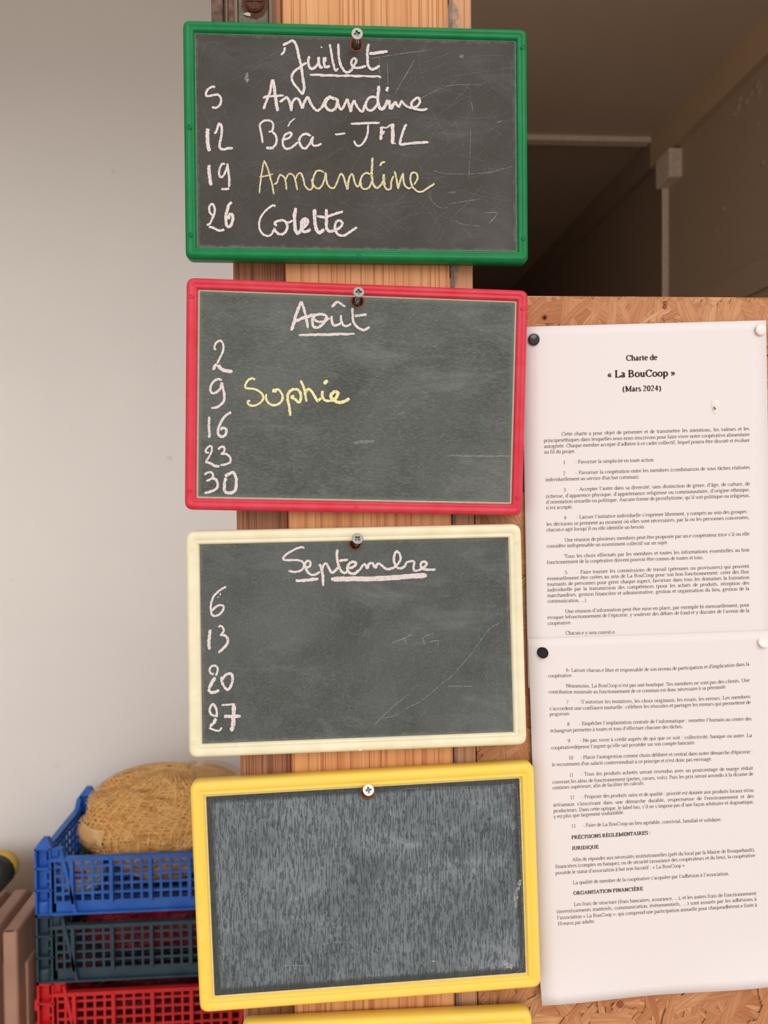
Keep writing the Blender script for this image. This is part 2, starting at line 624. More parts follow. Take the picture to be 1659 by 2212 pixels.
# ------------------------------------------------------------------ timber post
M['grey_edge'] = mat_plain('grey_worn_wood', lin(140, 118, 106), 0.8, var=0.3, scale=120)
PX0, PX1 = U(622, 1066, 0).x, U(975, 1066, 0).x
post = thing('timber_post', (0.03, 0.03, 0.0), 'varnished pine post of three boards carrying the column of hanging blackboards', 'post')
BX0 = U(510, 1066, 0.0135).x
SX1 = U(1025, 1066, 0.006).x
box_obj('plank', (PX0, 0.0, 0.0), (PX1, 0.05, HEAD_Z - 0.0005), M['pine'], post, 0.0012)
o = box_obj('side_batten', (BX0, 0.0135, 0.0), (PX0 - 0.0005, 0.075, HEAD_Z - 0.0005), M['pine_dark'], post, 0.0015)
o['label'] = 'dark stained ribbed batten set back beside the plank'
o = box_obj('edge_strip', (PX1 + 0.0012, 0.0045, 0.0), (SX1, 0.06, HEAD_Z - 0.0005), M['pine_grey'], post, 0.003, 2)
o['label'] = 'narrow weathered strip along the plank'
box_obj('worn_edge', (PX1 + 0.0014, 0.0038, 0.0), (PX1 + 0.0042, 0.0044, HEAD_Z - 0.001), M['grey_edge'], post)
# peeling old paint on the narrow strip, as the photograph shows near its top
M['old_paint'] = mat_plain('grey_old_paint', lin(160, 138, 120), 0.8, var=0.25, scale=250)
for k in range(9):
    zc = U(990, 8 + k * 7, 0).z if k < 7 else U(990, 575 + (k - 7) * 30, 0).z
    x0 = PX1 + 0.003 + random.random() * 0.002
    V, kk = [], 8
    for j in range(kk):
        a = 2 * math.pi * j / kk
        q = random.uniform(0.6, 1.1)
        V.append(Vector((x0 + 0.0045 * q * math.cos(a), 0.0041 - 0.0001 * k / 9, zc + 0.006 * q * math.sin(a))))
    from_py('paint_flake', V, [tuple(range(kk))[::-1]], M['old_paint'], post)

# old iron lock plate at the top left of the post
M['iron'] = mat_plain('grey_green_iron', lin(98, 96, 84), 0.6, 0.4, 0.4, 0.3, 220, 0.3)
M['rust'] = mat_plain('rust', lin(92, 58, 42), 0.75, 0.3, 0.2, 0.35, 400, 0.4)
M['brown_paint'] = mat_plain('flaking_brown_paint', lin(108, 82, 70), 0.7, var=0.45, scale=180, bump=0.4)
M['grey_wood'] = mat_pine('grey_timber', lin(150, 132, 112), lin(122, 104, 86), lin(66, 54, 42), 500, 60, 0.8)
hz0, hz1 = U(550, 300, 0).z, 2.20
hx = [U(x, 30, 0.012).x for x in (456.5, 483, 494, 507, 515, 582, 592)]
lock = thing('lock_plate', (hx[4], 0.018, hz0), 'rusty grey iron plate with a corroded screw, above the green blackboard', 'lock plate')
box_obj('painted_edge', (hx[0], 0.010, hz0), (hx[1] - 0.0004, 0.05, hz1), M['brown_paint'], lock, 0.002, 2)
box_obj('groove_strip', (hx[1], 0.014, hz0), (hx[2] - 0.0004, 0.05, hz1), M['grey_wood'], lock, 0.0015)
box_obj('groove_strip', (hx[2], 0.0118, hz0), (hx[3] - 0.0004, 0.0131, hz1), M['brown_paint'], lock)
box_obj('groove_strip', (hx[3], 0.0085, hz0), (hx[4] - 0.0004, 0.0131, hz1), M['grey_wood'], lock, 0.001)
plate = box_obj('plate', (hx[4], 0.0090, hz0), (hx[5] - 0.0004, 0.0131, hz1), M['iron'], lock, 0.0008)
box_obj('groove_strip', (hx[5], 0.0070, hz0), (hx[6], 0.0131, hz1), M['grey_wood'], lock, 0.001)
c = U(550, 6, 0.0080)
bm = bmesh.new()
MM = Matrix.Translation(c) @ Matrix.Rotation(math.radians(90), 4, 'X')
lathe(bm, [(0.0078, -0.001), (0.0074, 0.0012), (0.006, 0.0024), (0.0002, 0.0032)], 22, MM)
bbox(bm, (c.x - 0.0062, c.y - 0.0036, c.z - 0.0008), (c.x + 0.0062, c.y - 0.0026, c.z + 0.0008))
from_bm('screw_head', bm, M['rust'], plate)
bm = bmesh.new()
lathe(bm, [(0.0105, -0.0009), (0.0085, -0.0004), (0.0002, -0.0003)], 13, MM @ Matrix.Scale(1.15, 4, (0, 1, 0)))
from_bm('rust_stain', bm, M['rust'], plate)
cc = U(533, 32, 0.0087)
from_py('paint_chip', [cc + Vector(v) for v in ((-0.003, 0, 0.0006), (-0.0005, -0.0008, -0.001), (0.0028, -0.0003, -0.0013), (0.003, -0.0003, 0.0012), (0, -0.0006, 0.0016))], [(0, 1, 2, 3, 4)], M['edge_pale'], plate)

# ------------------------------------------------------------------ strand board panel
OSB_Y = 0.0065
ox0 = SX1 + 0.0006
oz1 = U(1400, 641, OSB_Y).z
osb = struct(box_obj('wall_panel', (ox0, OSB_Y, 0.0), (1.249, OSB_Y + 0.014, oz1), M['osb'], None))
osb['label'] = 'strand board panel closing the lower half of the opening'
strand_me = []
for k in range(7):
    L, Wd = random.uniform(0.028, 0.052), (0.005, 0.008, 0.011, 0.014, 0.017, 0.020, 0.007)[k]
    top = []
    m_ = 5
    for j in range(m_):
        t = j / (m_ - 1) - 0.5
        top.append((t * L, Wd / 2 * random.uniform(0.55, 1.0) * (1 - 0.9 * abs(t) ** 2)))
    for j in range(m_):
        t = 0.5 - j / (m_ - 1)
        top.append((t * L, -Wd / 2 * random.uniform(0.55, 1.0) * (1 - 0.9 * abs(t) ** 2)))
    V = [(x, -0.0003, z) for x, z in top] + [(x * 1.01, 0.0003, z * 1.02) for x, z in top]
    nn = len(top)
    Fc = [tuple(range(nn))[::-1]] + [(i, (i + 1) % nn, nn + (i + 1) % nn, nn + i) for i in range(nn)]
    me = bpy.data.meshes.new('wood_strand')
    me.from_pydata(V, [], [f[::-1] for f in Fc])
    me.update()
    me.materials.append(M['strand'])
    strand_me.append(me)


def strands(n, x0, x1, y0, y1, top=None):
    k = 0
    while k < n:
        c = U(random.uniform(x0, x1), random.uniform(y0, y1), OSB_Y)
        if c.x < ox0 + 0.005:
            c.x = ox0 + 0.005
        me = random.choice(strand_me)
        a = random.gauss(math.radians(75), 0.75)
        zs = [v.co.x * math.sin(a) + v.co.z * math.cos(a) for v in me.vertices]
        xs = [v.co.x * math.cos(a) - v.co.z * math.sin(a) for v in me.vertices]
        if top is not None and c.z + max(zs) > top:
            c.z = top - max(zs) - random.random() * 0.0012
        if c.x + min(xs) < ox0:
            c.x = ox0 - min(xs)
        ob = bpy.data.objects.new('wood_strand', me)
        ob.location = (c.x, OSB_Y - 0.0004 - 0.0011 * random.random(), c.z)
        ob.rotation_euler = (random.gauss(0, 0.012), -a, random.gauss(0, 0.012))
        COL.objects.link(ob)
        ob.parent = osb
        k += 1


strands(118, 1118, 1690, 636, 712, oz1)
strands(92, 1030, 1690, 2105, 2240)
strands(30, 1030, 1150, 1090, 1160)
strands(34, 1030, 1160, 1590, 1690)
strands(20, 1110, 1165, 1160, 2120)
# two small holes and a knot in the top edge of the panel
M['hole_dark'] = mat_plain('dark_hole', lin(48, 28, 18), 0.9, 0.1)
M['knot'] = mat_plain('knot', lin(140, 78, 48), 0.7, var=0.3, scale=600)
for (x, y, r, mm) in ((1177, 685, 6.5, 'knot'), (1177, 686, 3.2, 'hole_dark'), (1437, 654, 4.5, 'knot'), (1437, 663, 5.0, 'knot'), (1340, 2170, 9, 'knot')):
    c = U(x, y, OSB_Y - 0.0021 - (0.0003 if mm == 'hole_dark' else 0))
    bm = bmesh.new()
    R_ = r / F_PX * 0.61
    lathe(bm, [(R_, 0.0012), (R_ * 0.9, 0.0), (R_ * 0.01, 0.0002)], 14, Matrix.Translation(c) @ Matrix.Rotation(math.radians(90), 4, 'X') @ Matrix.Scale(-1, 4, (0, 0, 1)))
    from_bm('knot', bm, M[mm], osb)

# ------------------------------------------------------------------ blackboards
YB, YF, YP = -0.0026, -0.0150, -0.0118   # back, front of the rim, face of the sheet


def rounded(quad, inset, rad, y, seg=5):
    """loop around a convex quad (TL, TR, BR, BL in x,z), shrunk by inset, corners rounded"""
    P = [Vector((p.x, p.z)) for p in quad]
    n = 4
    lines = []
    for i in range(n):
        a, b = P[i], P[(i + 1) % n]
        d = (b - a).normalized()
        nn = Vector((d.y, -d.x))          # inward for TL->TR->BR->BL (clockwise seen from -y)
        lines.append((a + nn * inset, d))
    C = []
    for i in range(n):
        (a, d), (b, e) = lines[i - 1], lines[i]
        den = d.x * e.y - d.y * e.x
        t = ((b - a).x * e.y - (b - a).y * e.x) / den
        C.append(a + d * t)
    out = []
    for i in range(n):
        c, pr, nx = C[i], C[i - 1], C[(i + 1) % n]
        a = c + (pr - c).normalized() * rad
        b = c + (nx - c).normalized() * rad
        for k in range(seg + 1):
            t = k / seg
            q = a * (1 - t) ** 2 + c * (2 * t * (1 - t)) + b * t * t
            out.append(Vector((q.x, y, q.y)))
    return out


def loft(bm, loops):
    L = [[bm.verts.new(p) for p in lp] for lp in loops]
    for a, b in zip(L, L[1:]):
        n = len(a)
        for i in range(n):
            bm.faces.new((a[i], b[i], b[(i + 1) % n], a[(i + 1) % n]))
    bmesh.ops.recalc_face_normals(bm, faces=bm.faces[:])


SHEET = {}


def blackboard(quad_px, hole, rivets, fm, sm, label, width=0.0088, rad=0.006, pale=True):
    quad = [U(x, y, YF) for x, y in quad_px]
    base = (quad[2] + quad[3]) / 2
    base.y = YB
    b = thing('blackboard', base, label, 'blackboard', None)
    bm = bmesh.new()
    w = width
    prof = [(0.0012, YB), (0.0, YB - 0.001), (0.0, YF + 0.004), (0.0006, YF + 0.0018), (0.0022, YF + 0.0003), (0.003, YF),
            (w - 0.0042, YF + 0.0002), (w - 0.0036, YF + 0.0007), (w - 0.0026, YF + 0.0007), (w - 0.002, YF + 0.0003),
            (w - 0.0008, YF + 0.0008), (w, YP + 0.0001), (w, YP + 0.0018)]
    loft(bm, [rounded(quad, i, max(rad - i * 0.8, 0.0006), y) for i, y in prof])
    fr = from_bm('frame', bm, M[fm], b, True)
    # the writing sheet with its hanging hole cut through
    sheet = rounded(quad, w - 0.003, 0.001, YP, 2)
    bm = bmesh.new()
    if hole:
        hc = U(hole[0], hole[1], YP)
        rx = hole[2] / F_PX * 0.588
        ring = []
        K = 22
        for j in range(K):
            a = -2 * math.pi * j / K
            q = rx * (1 + random.uniform(-0.07, 0.07))
            ring.append(Vector((hc.x + q * math.cos(a) * hole[3], YP, hc.z + q * math.sin(a))))
        fill_hole(bm, sheet, ring)
    else:
        bm.faces.new([bm.verts.new(p) for p in sheet])
    for f in bm.faces:
        f.normal_update()
        if f.normal.y > 0:
            f.normal_flip()
    uva, uvb = bm.loops.layers.uv.new('rimA'), bm.loops.layers.uv.new('rimB')
    Q = [Vector((p.x, p.z)) for p in quad]

    def rim(p):
        dd = []
        for i in range(4):
            a, c_ = Q[i], Q[(i + 1) % 4]
            d = (c_ - a).normalized()
            dd.append((p - a).dot(Vector((d.y, -d.x))))
        return dd
    for f in bm.faces:
        for lp in f.loops:
            q = rim(Vector((lp.vert.co.x, lp.vert.co.z)))
            lp[uva].uv = (q[0], q[1])
            lp[uvb].uv = (q[2], q[3])
    sheet_o = from_bm('slate_sheet', bm, M[sm], b)
    SHEET[b.name] = sheet_o
    if hole:
        bm = bmesh.new()
        L1 = ring
        L2 = [hc.lerp(p, 0.86) + Vector((0, -0.0003, 0)) for p in ring]
        L3 = [hc.lerp(p, 0.74) + Vector((0, 0.0025, 0)) for p in ring]
        L4 = [hc.lerp(p, 0.72) + Vector((0, 0.0070, 0)) for p in ring]
        loft(bm, [[p + Vector((0, 0.0004, 0)) for p in L1], L2, L3, L4])
        from_bm('hole_rim', bm, M['raw_wood'], sheet_o)
    if pale:
        # worn pale edge of the sheet showing inside the frame
        bm = bmesh.new()
        loft(bm, [rounded(quad, w - 0.0002, 0.0008, YP - 0.0001, 2), rounded(quad, w + 0.0004, 0.0008, YP - 0.0006, 2),
                  rounded(quad, w + pale, 0.0008, YP - 0.0006, 2), rounded(quad, w + pale + 0.0003, 0.0008, YP - 0.00005, 2)])
        from_bm('sheet_edge', bm, M[{'green_frame': 'edge_green', 'yellow_frame': 'edge_yellow'}.get(fm, 'edge_pale')], sheet_o)
    for (x, y) in rivets:
        c_ = U(x, y, YF)
        bm = bmesh.new()
        MM_ = Matrix.Translation(c_) @ Matrix.Rotation(math.radians(90), 4, 'X')
        lathe(bm, [(0.0019, -0.0006), (0.0018, 0.0003), (0.0014, 0.0004), (0.0012, 0.0000), (0.0009, 0.0000), (0.0006, 0.0003), (0.00005, 0.0003)], 14, MM_)
        from_bm('rivet', bm, M[fm], fr)
    return b


B1 = blackboard([(393, 40), (1140, 60), (1143, 566), (399, 557)], (769.7, 96, 15, 1.0), [(1130, 102), (1132, 515), (776, 552), (411, 507), (409, 274)],
                'green_frame', 'slate_green', 'green framed blackboard listing five chalk lines, hung highest on the post', 0.0086, 0.0055, 0.0005)
B2 = blackboard([(401, 597), (1143, 625), (1130, 1114), (397, 1101)], (772.5, 650, 15, 1.05), [(413, 640), (1131, 666), (408, 1060), (770, 1098), (1120, 1075)],
                'red_frame', 'slate_red', 'red framed blackboard with one yellow chalk name beside the second date', 0.0088, 0.0065, 0.0011)
B3 = blackboard([(399, 1148), (1127, 1132), (1140, 1611), (406, 1640)], (767.5, 1175, 14, 1.0), [(413, 1185), (1118, 1171), (418, 1603), (1126, 1577), (778, 1617)],
                'cream_frame', 'slate_cream', 'cream framed blackboard with a double underlined month and four dates', 0.0105, 0.0075, False)
B4 = blackboard([(408, 1693), (1155, 1650), (1171, 2136), (430, 2192)], (794, 1713, 15, 1.1), [],
                'yellow_frame', 'slate_yellow', 'yellow framed blackboard left blank, grey with wiped chalk', 0.0108, 0.0075, 0.0009)
B5 = blackboard([(520, 2216), (1150, 2187), (1168, 2650), (528, 2700)], None, [],
                'yellow_frame', 'slate_yellow', 'lowest yellow framed blackboard, only its top edge showing under the blank one', 0.0108, 0.0075, False)

# ------------------------------------------------------------------ screws the boards hang on


def screw(head_px, base_px, prot, label, turn=0.0, matname='steel'):
    h = U(head_px[0], head_px[1], YP - prot)
    s = U(base_px[0], base_px[1], YP)
    d = (h - s).normalized()
    rot = d.to_track_quat('Z', 'Y').to_matrix().to_4x4()
    L = (h - s).length
    r = thing('screw', s, label, 'screw', None)
    Mx = Matrix.Translation(h) @ rot @ Matrix.Rotation(turn, 4, 'Z')
    # head: countersunk disc with a cross recess
    R = 0.0044
    bm = bmesh.new()
    K = 32
    outer = [Mx @ Vector((R * 0.94 * math.cos(2 * math.pi * i / K), R * 0.94 * math.sin(2 * math.pi * i / K), 0.0)) for i in range(K)]
    a, w = 0.0023, 0.00062
    cr = [(a, -w), (a, w), (w * 1.5, w * 1.5), (w, a), (-w, a), (-w * 1.5, w * 1.5), (-a, w), (-a, -w), (-w * 1.5, -w * 1.5), (-w, -a), (w, -a), (w * 1.5, -w * 1.5)]
    inner = [Mx @ Vector((x, y, 0.0)) for x, y in cr]
    vo, vi = fill_hole(bm, outer, inner)
    ring1 = [bm.verts.new(Mx @ Vector((R * math.cos(2 * math.pi * i / K), R * math.sin(2 * math.pi * i / K), -0.0003))) for i in range(K)]
    ring2 = [bm.verts.new(Mx @ Vector((R * 0.98 * math.cos(2 * math.pi * i / K), R * 0.98 * math.sin(2 * math.pi * i / K), -0.0008))) for i in range(K)]
    ring3 = [bm.verts.new(Mx @ Vector((0.0017 * math.cos(2 * math.pi * i / K), 0.0017 * math.sin(2 * math.pi * i / K), -0.0032))) for i in range(K)]
    for A, B in ((vo, ring1), (ring1, ring2), (ring2, ring3)):
        for i in range(K):
            bm.faces.new((A[i], B[i], B[(i + 1) % K], A[(i + 1) % K]))
    bmesh.ops.recalc_face_normals(bm, faces=bm.faces[:])
    hd_ = from_bm('head', bm, M[matname], r)
    bm = bmesh.new()
    n = len(cr)
    top = [bm.verts.new(p) for p in inner]
    bot = [bm.verts.new(Mx @ Vector((x * 0.8, y * 0.8, -0.0013))) for x, y in cr]
    for i in range(n):
        bm.faces.new((top[i], top[(i + 1) % n], bot[(i + 1) % n], bot[i]))
    bm.faces.new(bot)
    from_bm('recess', bm, M['steel_dark'], hd_)
    # threaded shank running back into the plank
    prof = []
    z = -0.003
    end = -(L + 0.026)
    k = 0
    while z > end:
        prof.append((0.00135 if k % 2 == 0 else 0.0021, z))
        z -= 0.0009 if k % 2 == 0 else 0.0006
        k += 1
    prof.append((0.0003, end - 0.002))
    bm = bmesh.new()
    lathe(bm, prof, 18, Matrix.Translation(h) @ rot)
    bmesh.ops.recalc_face_normals(bm, faces=bm.faces[:])
    from_bm('shank', bm, M['steel_thread'], r, True)
    return r


M['zinc_white'] = mat_plain('bright_zinc', lin(214, 210, 208), 0.4, 0.4, 0.3, 0.03)
screw((771.5, 72.4), (769.7, 101), 0.017, 'zinc cross-head screw holding the green framed blackboard', 0.25)
screw((774.8, 630.5), (771, 656), 0.017, 'zinc cross-head screw holding the red framed blackboard', 0.05)
screw((772.4, 1163.5), (770, 1176), 0.012, 'zinc cross-head screw holding the cream framed blackboard', 0.75)
screw((795.9, 1706.5), (795, 1711), 0.010, 'bright white cross-head screw holding the blank yellow framed blackboard', 0.15, 'zinc_white')

# ------------------------------------------------------------------ chalk handwriting
def chalk(board, name, ox, oy, sc, strokes, mat, jit=0.22, label=None):
    """strokes: (width, [(x, y), ...]) measured on the sheet; lies on the sheet of 'board'"""
    V, Fc = [], []
    lay = 0
    for w, pts in strokes:
        P = catmull([Vector(p) for p in pts], 7)
        rv, rf = ribbon2d(P, w, jit)
        b = len(V)
        lay += 1
        for i, p in enumerate(rv):
            V.append(U(ox + p.x / sc, oy + p.y / sc, YP - 0.00018 - 0.00003 * lay - 0.000028 * i / len(rv)))
        Fc += [tuple(b + i for i in f) for f in rf]
    o_ = from_py(name, V, Fc, M[mat], SHEET[board.name])
    if label:
        o_['label'] = label
    return o_


def marks(board, name, ox, oy, sc, strokes, mat, jit=0.22):
    for st in strokes:
        chalk(board, name, ox, oy, sc, [st], mat, jit)


a, s8, s13 = 6.9125, 8.295, 13.01
# green board
chalk(B1, 'chalk_word', 600, 80, a, [
    (34, [(50, 270), (95, 215), (108, 150)]), (40, [(75, 120), (150, 85), (215, 55), (260, 90), (290, 170), (310, 270), (335, 370), (355, 470), (375, 620), (395, 760), (370, 860)]),
    (36, [(370, 860), (300, 770), (230, 680), (210, 600), (240, 520), (320, 460), (370, 420), (430, 385)]),
    (40, [(470, 285), (455, 360), (470, 440), (510, 475), (570, 440), (610, 370), (612, 295)]), (40, [(612, 295), (610, 380), (640, 455), (670, 440)]),
    (40, [(690, 300), (690, 390), (715, 450), (780, 430)]), (30, [(715, 300), (712, 370)]), (22, [(640, 150), (665, 157)]),
    (34, [(775, 105), (795, 200), (815, 330), (840, 440), (865, 500), (905, 465)]), (38, [(905, 100), (908, 220), (920, 350), (960, 460), (1030, 530), (1100, 490), (1130, 440)]),
    (38, [(1130, 440), (1170, 370), (1165, 330), (1130, 320), (1100, 360), (1105, 420), (1160, 460), (1240, 455), (1320, 430)]),
    (40, [(1360, 100), (1340, 200), (1340, 340), (1350, 430), (1400, 480), (1460, 470), (1525, 425)]), (48, [(1365, 245), (1480, 238), (1640, 212)])], 'chalk_white')
chalk(B1, 'chalk_underline', 600, 80, a, [(34, [(480, 565), (800, 575), (1100, 580), (1480, 588), (1545, 605)])], 'chalk_white', 0.4)
chalk(B1, 'chalk_word', 560, 160, s8, [
    (46, [(75, 630), (130, 480), (185, 340), (215, 200), (237, 95)]), (52, [(240, 95), (265, 200), (285, 380), (310, 560), (330, 665)]), (42, [(65, 430), (140, 400), (280, 395), (440, 380)]),
    (46, [(365, 500), (430, 460), (490, 415), (535, 480), (560, 570), (575, 665)]), (46, [(575, 640), (590, 520), (650, 440), (710, 460), (750, 560), (775, 620)]),
    (46, [(775, 620), (800, 520), (865, 415), (910, 500), (970, 600), (1040, 655), (1110, 610)]), (56, [(1110, 610), (1160, 540), (1200, 450), (1270, 415), (1340, 440), (1395, 450)]),
    (50, [(1270, 415), (1190, 500), (1200, 600), (1280, 655), (1360, 620), (1395, 520), (1400, 440)]), (46, [(1400, 450), (1420, 550), (1460, 635), (1510, 590), (1560, 480), (1585, 445)]),
    (44, [(1585, 445), (1605, 540), (1640, 665), (1660, 560), (1700, 480), (1745, 570), (1805, 650), (1855, 670), (1880, 590), (1895, 540)]),
    (46, [(2095, 420), (2025, 405), (1955, 440), (1905, 540), (1925, 620), (1995, 655), (2075, 600), (2125, 520)]),
    (56, [(2145, 210), (2135, 320), (2125, 450), (2145, 570), (2175, 625), (2225, 615), (2265, 550), (2305, 460)]),
    (56, [(2320, 465), (2335, 540), (2355, 620), (2395, 560), (2445, 490)]), (52, [(2295, 230), (2295, 260), (2277, 310)]),
    (44, [(2445, 490), (2470, 560), (2505, 580), (2550, 490), (2595, 540), (2665, 590), (2745, 610)]),
    (44, [(2745, 610), (2835, 570), (2880, 490), (2845, 425), (2765, 470), (2725, 540), (2765, 610), (2855, 640), (2945, 640), (3015, 622)])], 'chalk_white')
chalk(B1, 'chalk_word', 550, 250, s8, [
    (36, [(145, 490), (125, 350), (100, 230), (95, 160), (150, 100), (240, 82), (310, 110), (335, 180), (310, 270), (250, 290)]), (40, [(310, 280), (370, 340), (395, 420), (380, 510), (330, 565)]),
    (52, [(345, 575), (270, 580), (205, 578)]), (26, [(595, 195), (640, 115), (725, 45)]),
    (40, [(525, 430), (620, 395), (660, 340), (640, 305), (560, 330), (510, 420), (505, 510), (545, 580), (620, 590), (700, 540), (780, 470)]),
    (42, [(1010, 360), (920, 325), (840, 360), (800, 430), (820, 520), (890, 590), (960, 540), (1010, 450), (1050, 370)]), (40, [(1050, 370), (1030, 470), (1050, 530), (1120, 535), (1200, 500)])], 'chalk_white')
chalk(B1, 'chalk_dash', 550, 250, s8, [(36, [(1440, 335), (1530, 330), (1625, 315)])], 'chalk_white')
chalk(B1, 'chalk_word', 740, 250, s8, [
    (42, [(145, 145), (400, 135), (665, 125)]), (36, [(455, 160), (455, 280), (420, 400), (350, 510), (270, 540), (220, 490), (210, 445)]), (52, [(690, 200), (697, 290), (680, 435)]),
    (30, [(690, 200), (780, 215), (850, 170), (900, 150)]), (32, [(750, 270), (720, 335)]), (66, [(900, 140), (897, 300), (900, 510)]), (24, [(930, 495), (955, 500)]),
    (46, [(1145, 150), (1090, 260), (1050, 390), (1030, 490), (1050, 515), (1180, 500), (1350, 485), (1540, 475)])], 'chalk_white')
chalk(B1, 'chalk_word', 550, 335, s8, [
    (28, [(85, 685), (105, 480), (130, 300), (168, 95)]), (30, [(168, 95), (235, 240), (280, 400), (320, 560), (345, 705)]), (28, [(85, 390), (200, 375), (330, 335)]),
    (30, [(345, 525), (400, 490), (440, 370), (470, 355), (530, 400), (560, 500), (572, 625)]), (30, [(560, 440), (600, 350), (660, 340), (710, 390), (740, 500), (765, 630)]),
    (30, [(735, 430), (770, 350), (825, 325), (870, 420), (900, 540), (950, 605), (1000, 620), (1040, 560), (1020, 430)]),
    (32, [(1240, 310), (1180, 280), (1110, 290), (1060, 380), (1040, 490), (1080, 570), (1150, 600), (1210, 540), (1250, 440), (1275, 350)]),
    (44, [(1265, 310), (1280, 380), (1275, 430)]), (32, [(1280, 430), (1310, 530), (1370, 590), (1430, 580), (1480, 480), (1540, 325)]),
    (34, [(1540, 325), (1590, 380), (1625, 500), (1665, 610), (1684, 450), (1734, 340), (1769, 380), (1789, 480), (1834, 560), (1874, 540), (1899, 430)]),
    (34, [(2074, 340), (1999, 320), (1929, 370), (1899, 470), (1919, 580), (1989, 610), (2059, 570), (2099, 470)]),
    (40, [(2114, 45), (2104, 200), (2099, 350), (2114, 480), (2149, 560), (2199, 590), (2259, 540), (2309, 450)]),
    (46, [(2314, 340), (2314, 450), (2329, 560)]), (34, [(2329, 560), (2369, 615), (2439, 600), (2449, 480), (2489, 370)]), (36, [(2244, 195), (2279, 140), (2339, 120)]),
    (36, [(2509, 290), (2539, 420), (2574, 610)]), (34, [(2574, 600), (2609, 460), (2659, 335), (2664, 430), (2689, 540), (2749, 595), (2809, 580)]),
    (34, [(2859, 530), (2919, 420), (2899, 330), (2829, 315), (2794, 380), (2799, 480), (2839, 580), (2919, 650), (2999, 655), (3089, 600), (3224, 510)])], 'chalk_yellow', label='name in pale yellow chalk')
chalk(B1, 'chalk_word', 550, 430, a, [
    (30, [(310, 115), (280, 92), (190, 150), (110, 240), (70, 340), (75, 440), (120, 520), (190, 550), (250, 530), (290, 450)]),
    (38, [(330, 405), (300, 360), (340, 330), (430, 320), (480, 370), (485, 440), (440, 510), (380, 525), (320, 490), (290, 430)]), (32, [(440, 325), (500, 350), (570, 320)]),
    (50, [(612, 130), (595, 260), (600, 400), (625, 500), (660, 500), (700, 450)]), (46, [(700, 450), (780, 380), (790, 320), (750, 295), (705, 340), (700, 430), (740, 490), (840, 455)]),
    (40, [(750, 310), (735, 400)]), (54, [(895, 150), (895, 280), (915, 420), (960, 500), (1040, 450)]), (46, [(1070, 150), (1070, 300), (1075, 430), (1120, 480), (1200, 470)]),
    (40, [(930, 255), (1060, 270), (1180, 230), (1320, 185)]), (38, [(1200, 470), (1280, 420), (1310, 360), (1270, 320), (1215, 350), (1200, 450), (1250, 530), (1330, 545), (1410, 500), (1530, 420)])], 'chalk_white')
chalk(B1, 'chalk_numeral', 430, 170, s13, [(62, [(455, 240), (370, 225), (270, 280), (200, 380), (200, 470), (270, 490), (420, 455), (530, 450), (600, 520), (620, 620), (580, 740), (480, 815), (360, 800)])], 'chalk_white')
chalk(B1, 'chalk_numeral', 430, 170, s13, [(104, [(250, 1400), (235, 1500), (240, 1700), (260, 1900), (285, 2040)]),
    (70, [(440, 1550), (500, 1450), (540, 1310), (580, 1265), (630, 1340), (640, 1480), (620, 1650), (580, 1820), (590, 1950), (680, 1990), (800, 1960), (950, 1950)])], 'chalk_white')
chalk(B1, 'chalk_numeral', 430, 340, s13, [(92, [(280, 210), (280, 350), (300, 560), (335, 790)]), (60, [(730, 190), (650, 185), (590, 290), (560, 430), (590, 540), (660, 540), (730, 430), (790, 260)]),
    (66, [(790, 170), (820, 380), (850, 650), (840, 830)]), (60, [(850, 870), (760, 890), (620, 890)])], 'chalk_white')
chalk(B1, 'chalk_numeral', 430, 340, s13, [(62, [(400, 1640), (310, 1560), (285, 1420), (330, 1320), (400, 1330), (440, 1440), (430, 1580), (370, 1720), (310, 1850), (220, 1910)]),
    (66, [(270, 1950), (400, 1980), (540, 2050), (640, 2050), (710, 2020)]), (84, [(920, 1260), (840, 1330), (800, 1450), (760, 1600), (750, 1750), (775, 1950)]), (84, [(775, 1950), (880, 1930), (940, 1780), (940, 1620), (850, 1620), (835, 1740)])], 'chalk_white')
# red board
chalk(B2, 'chalk_word', 620, 640, s8, [
    (58, [(78, 615), (120, 480), (170, 310), (260, 90)]), (46, [(260, 95), (310, 250), (345, 400), (375, 575)]), (56, [(150, 450), (260, 400), (400, 355), (490, 325)]),
    (50, [(700, 340), (600, 322), (500, 345), (455, 420), (470, 530), (540, 562), (640, 500), (700, 400), (705, 340)]), (42, [(470, 390), (540, 450), (660, 450), (770, 390)]),
    (44, [(800, 350), (800, 430), (840, 520), (910, 510), (965, 480)]), (42, [(968, 335), (970, 430), (1010, 520), (1080, 530), (1150, 490)]), (50, [(800, 190), (905, 92)]), (40, [(905, 92), (1045, 190)]),
    (44, [(1170, 205), (1175, 330), (1190, 460), (1270, 560), (1360, 605), (1420, 590), (1480, 550)]), (46, [(1210, 355), (1320, 340), (1430, 325)])], 'chalk_white')
chalk(B2, 'chalk_underline', 620, 640, s8, [(46, [(210, 695), (500, 690), (900, 680), (1210, 672)])], 'chalk_white', 0.3)
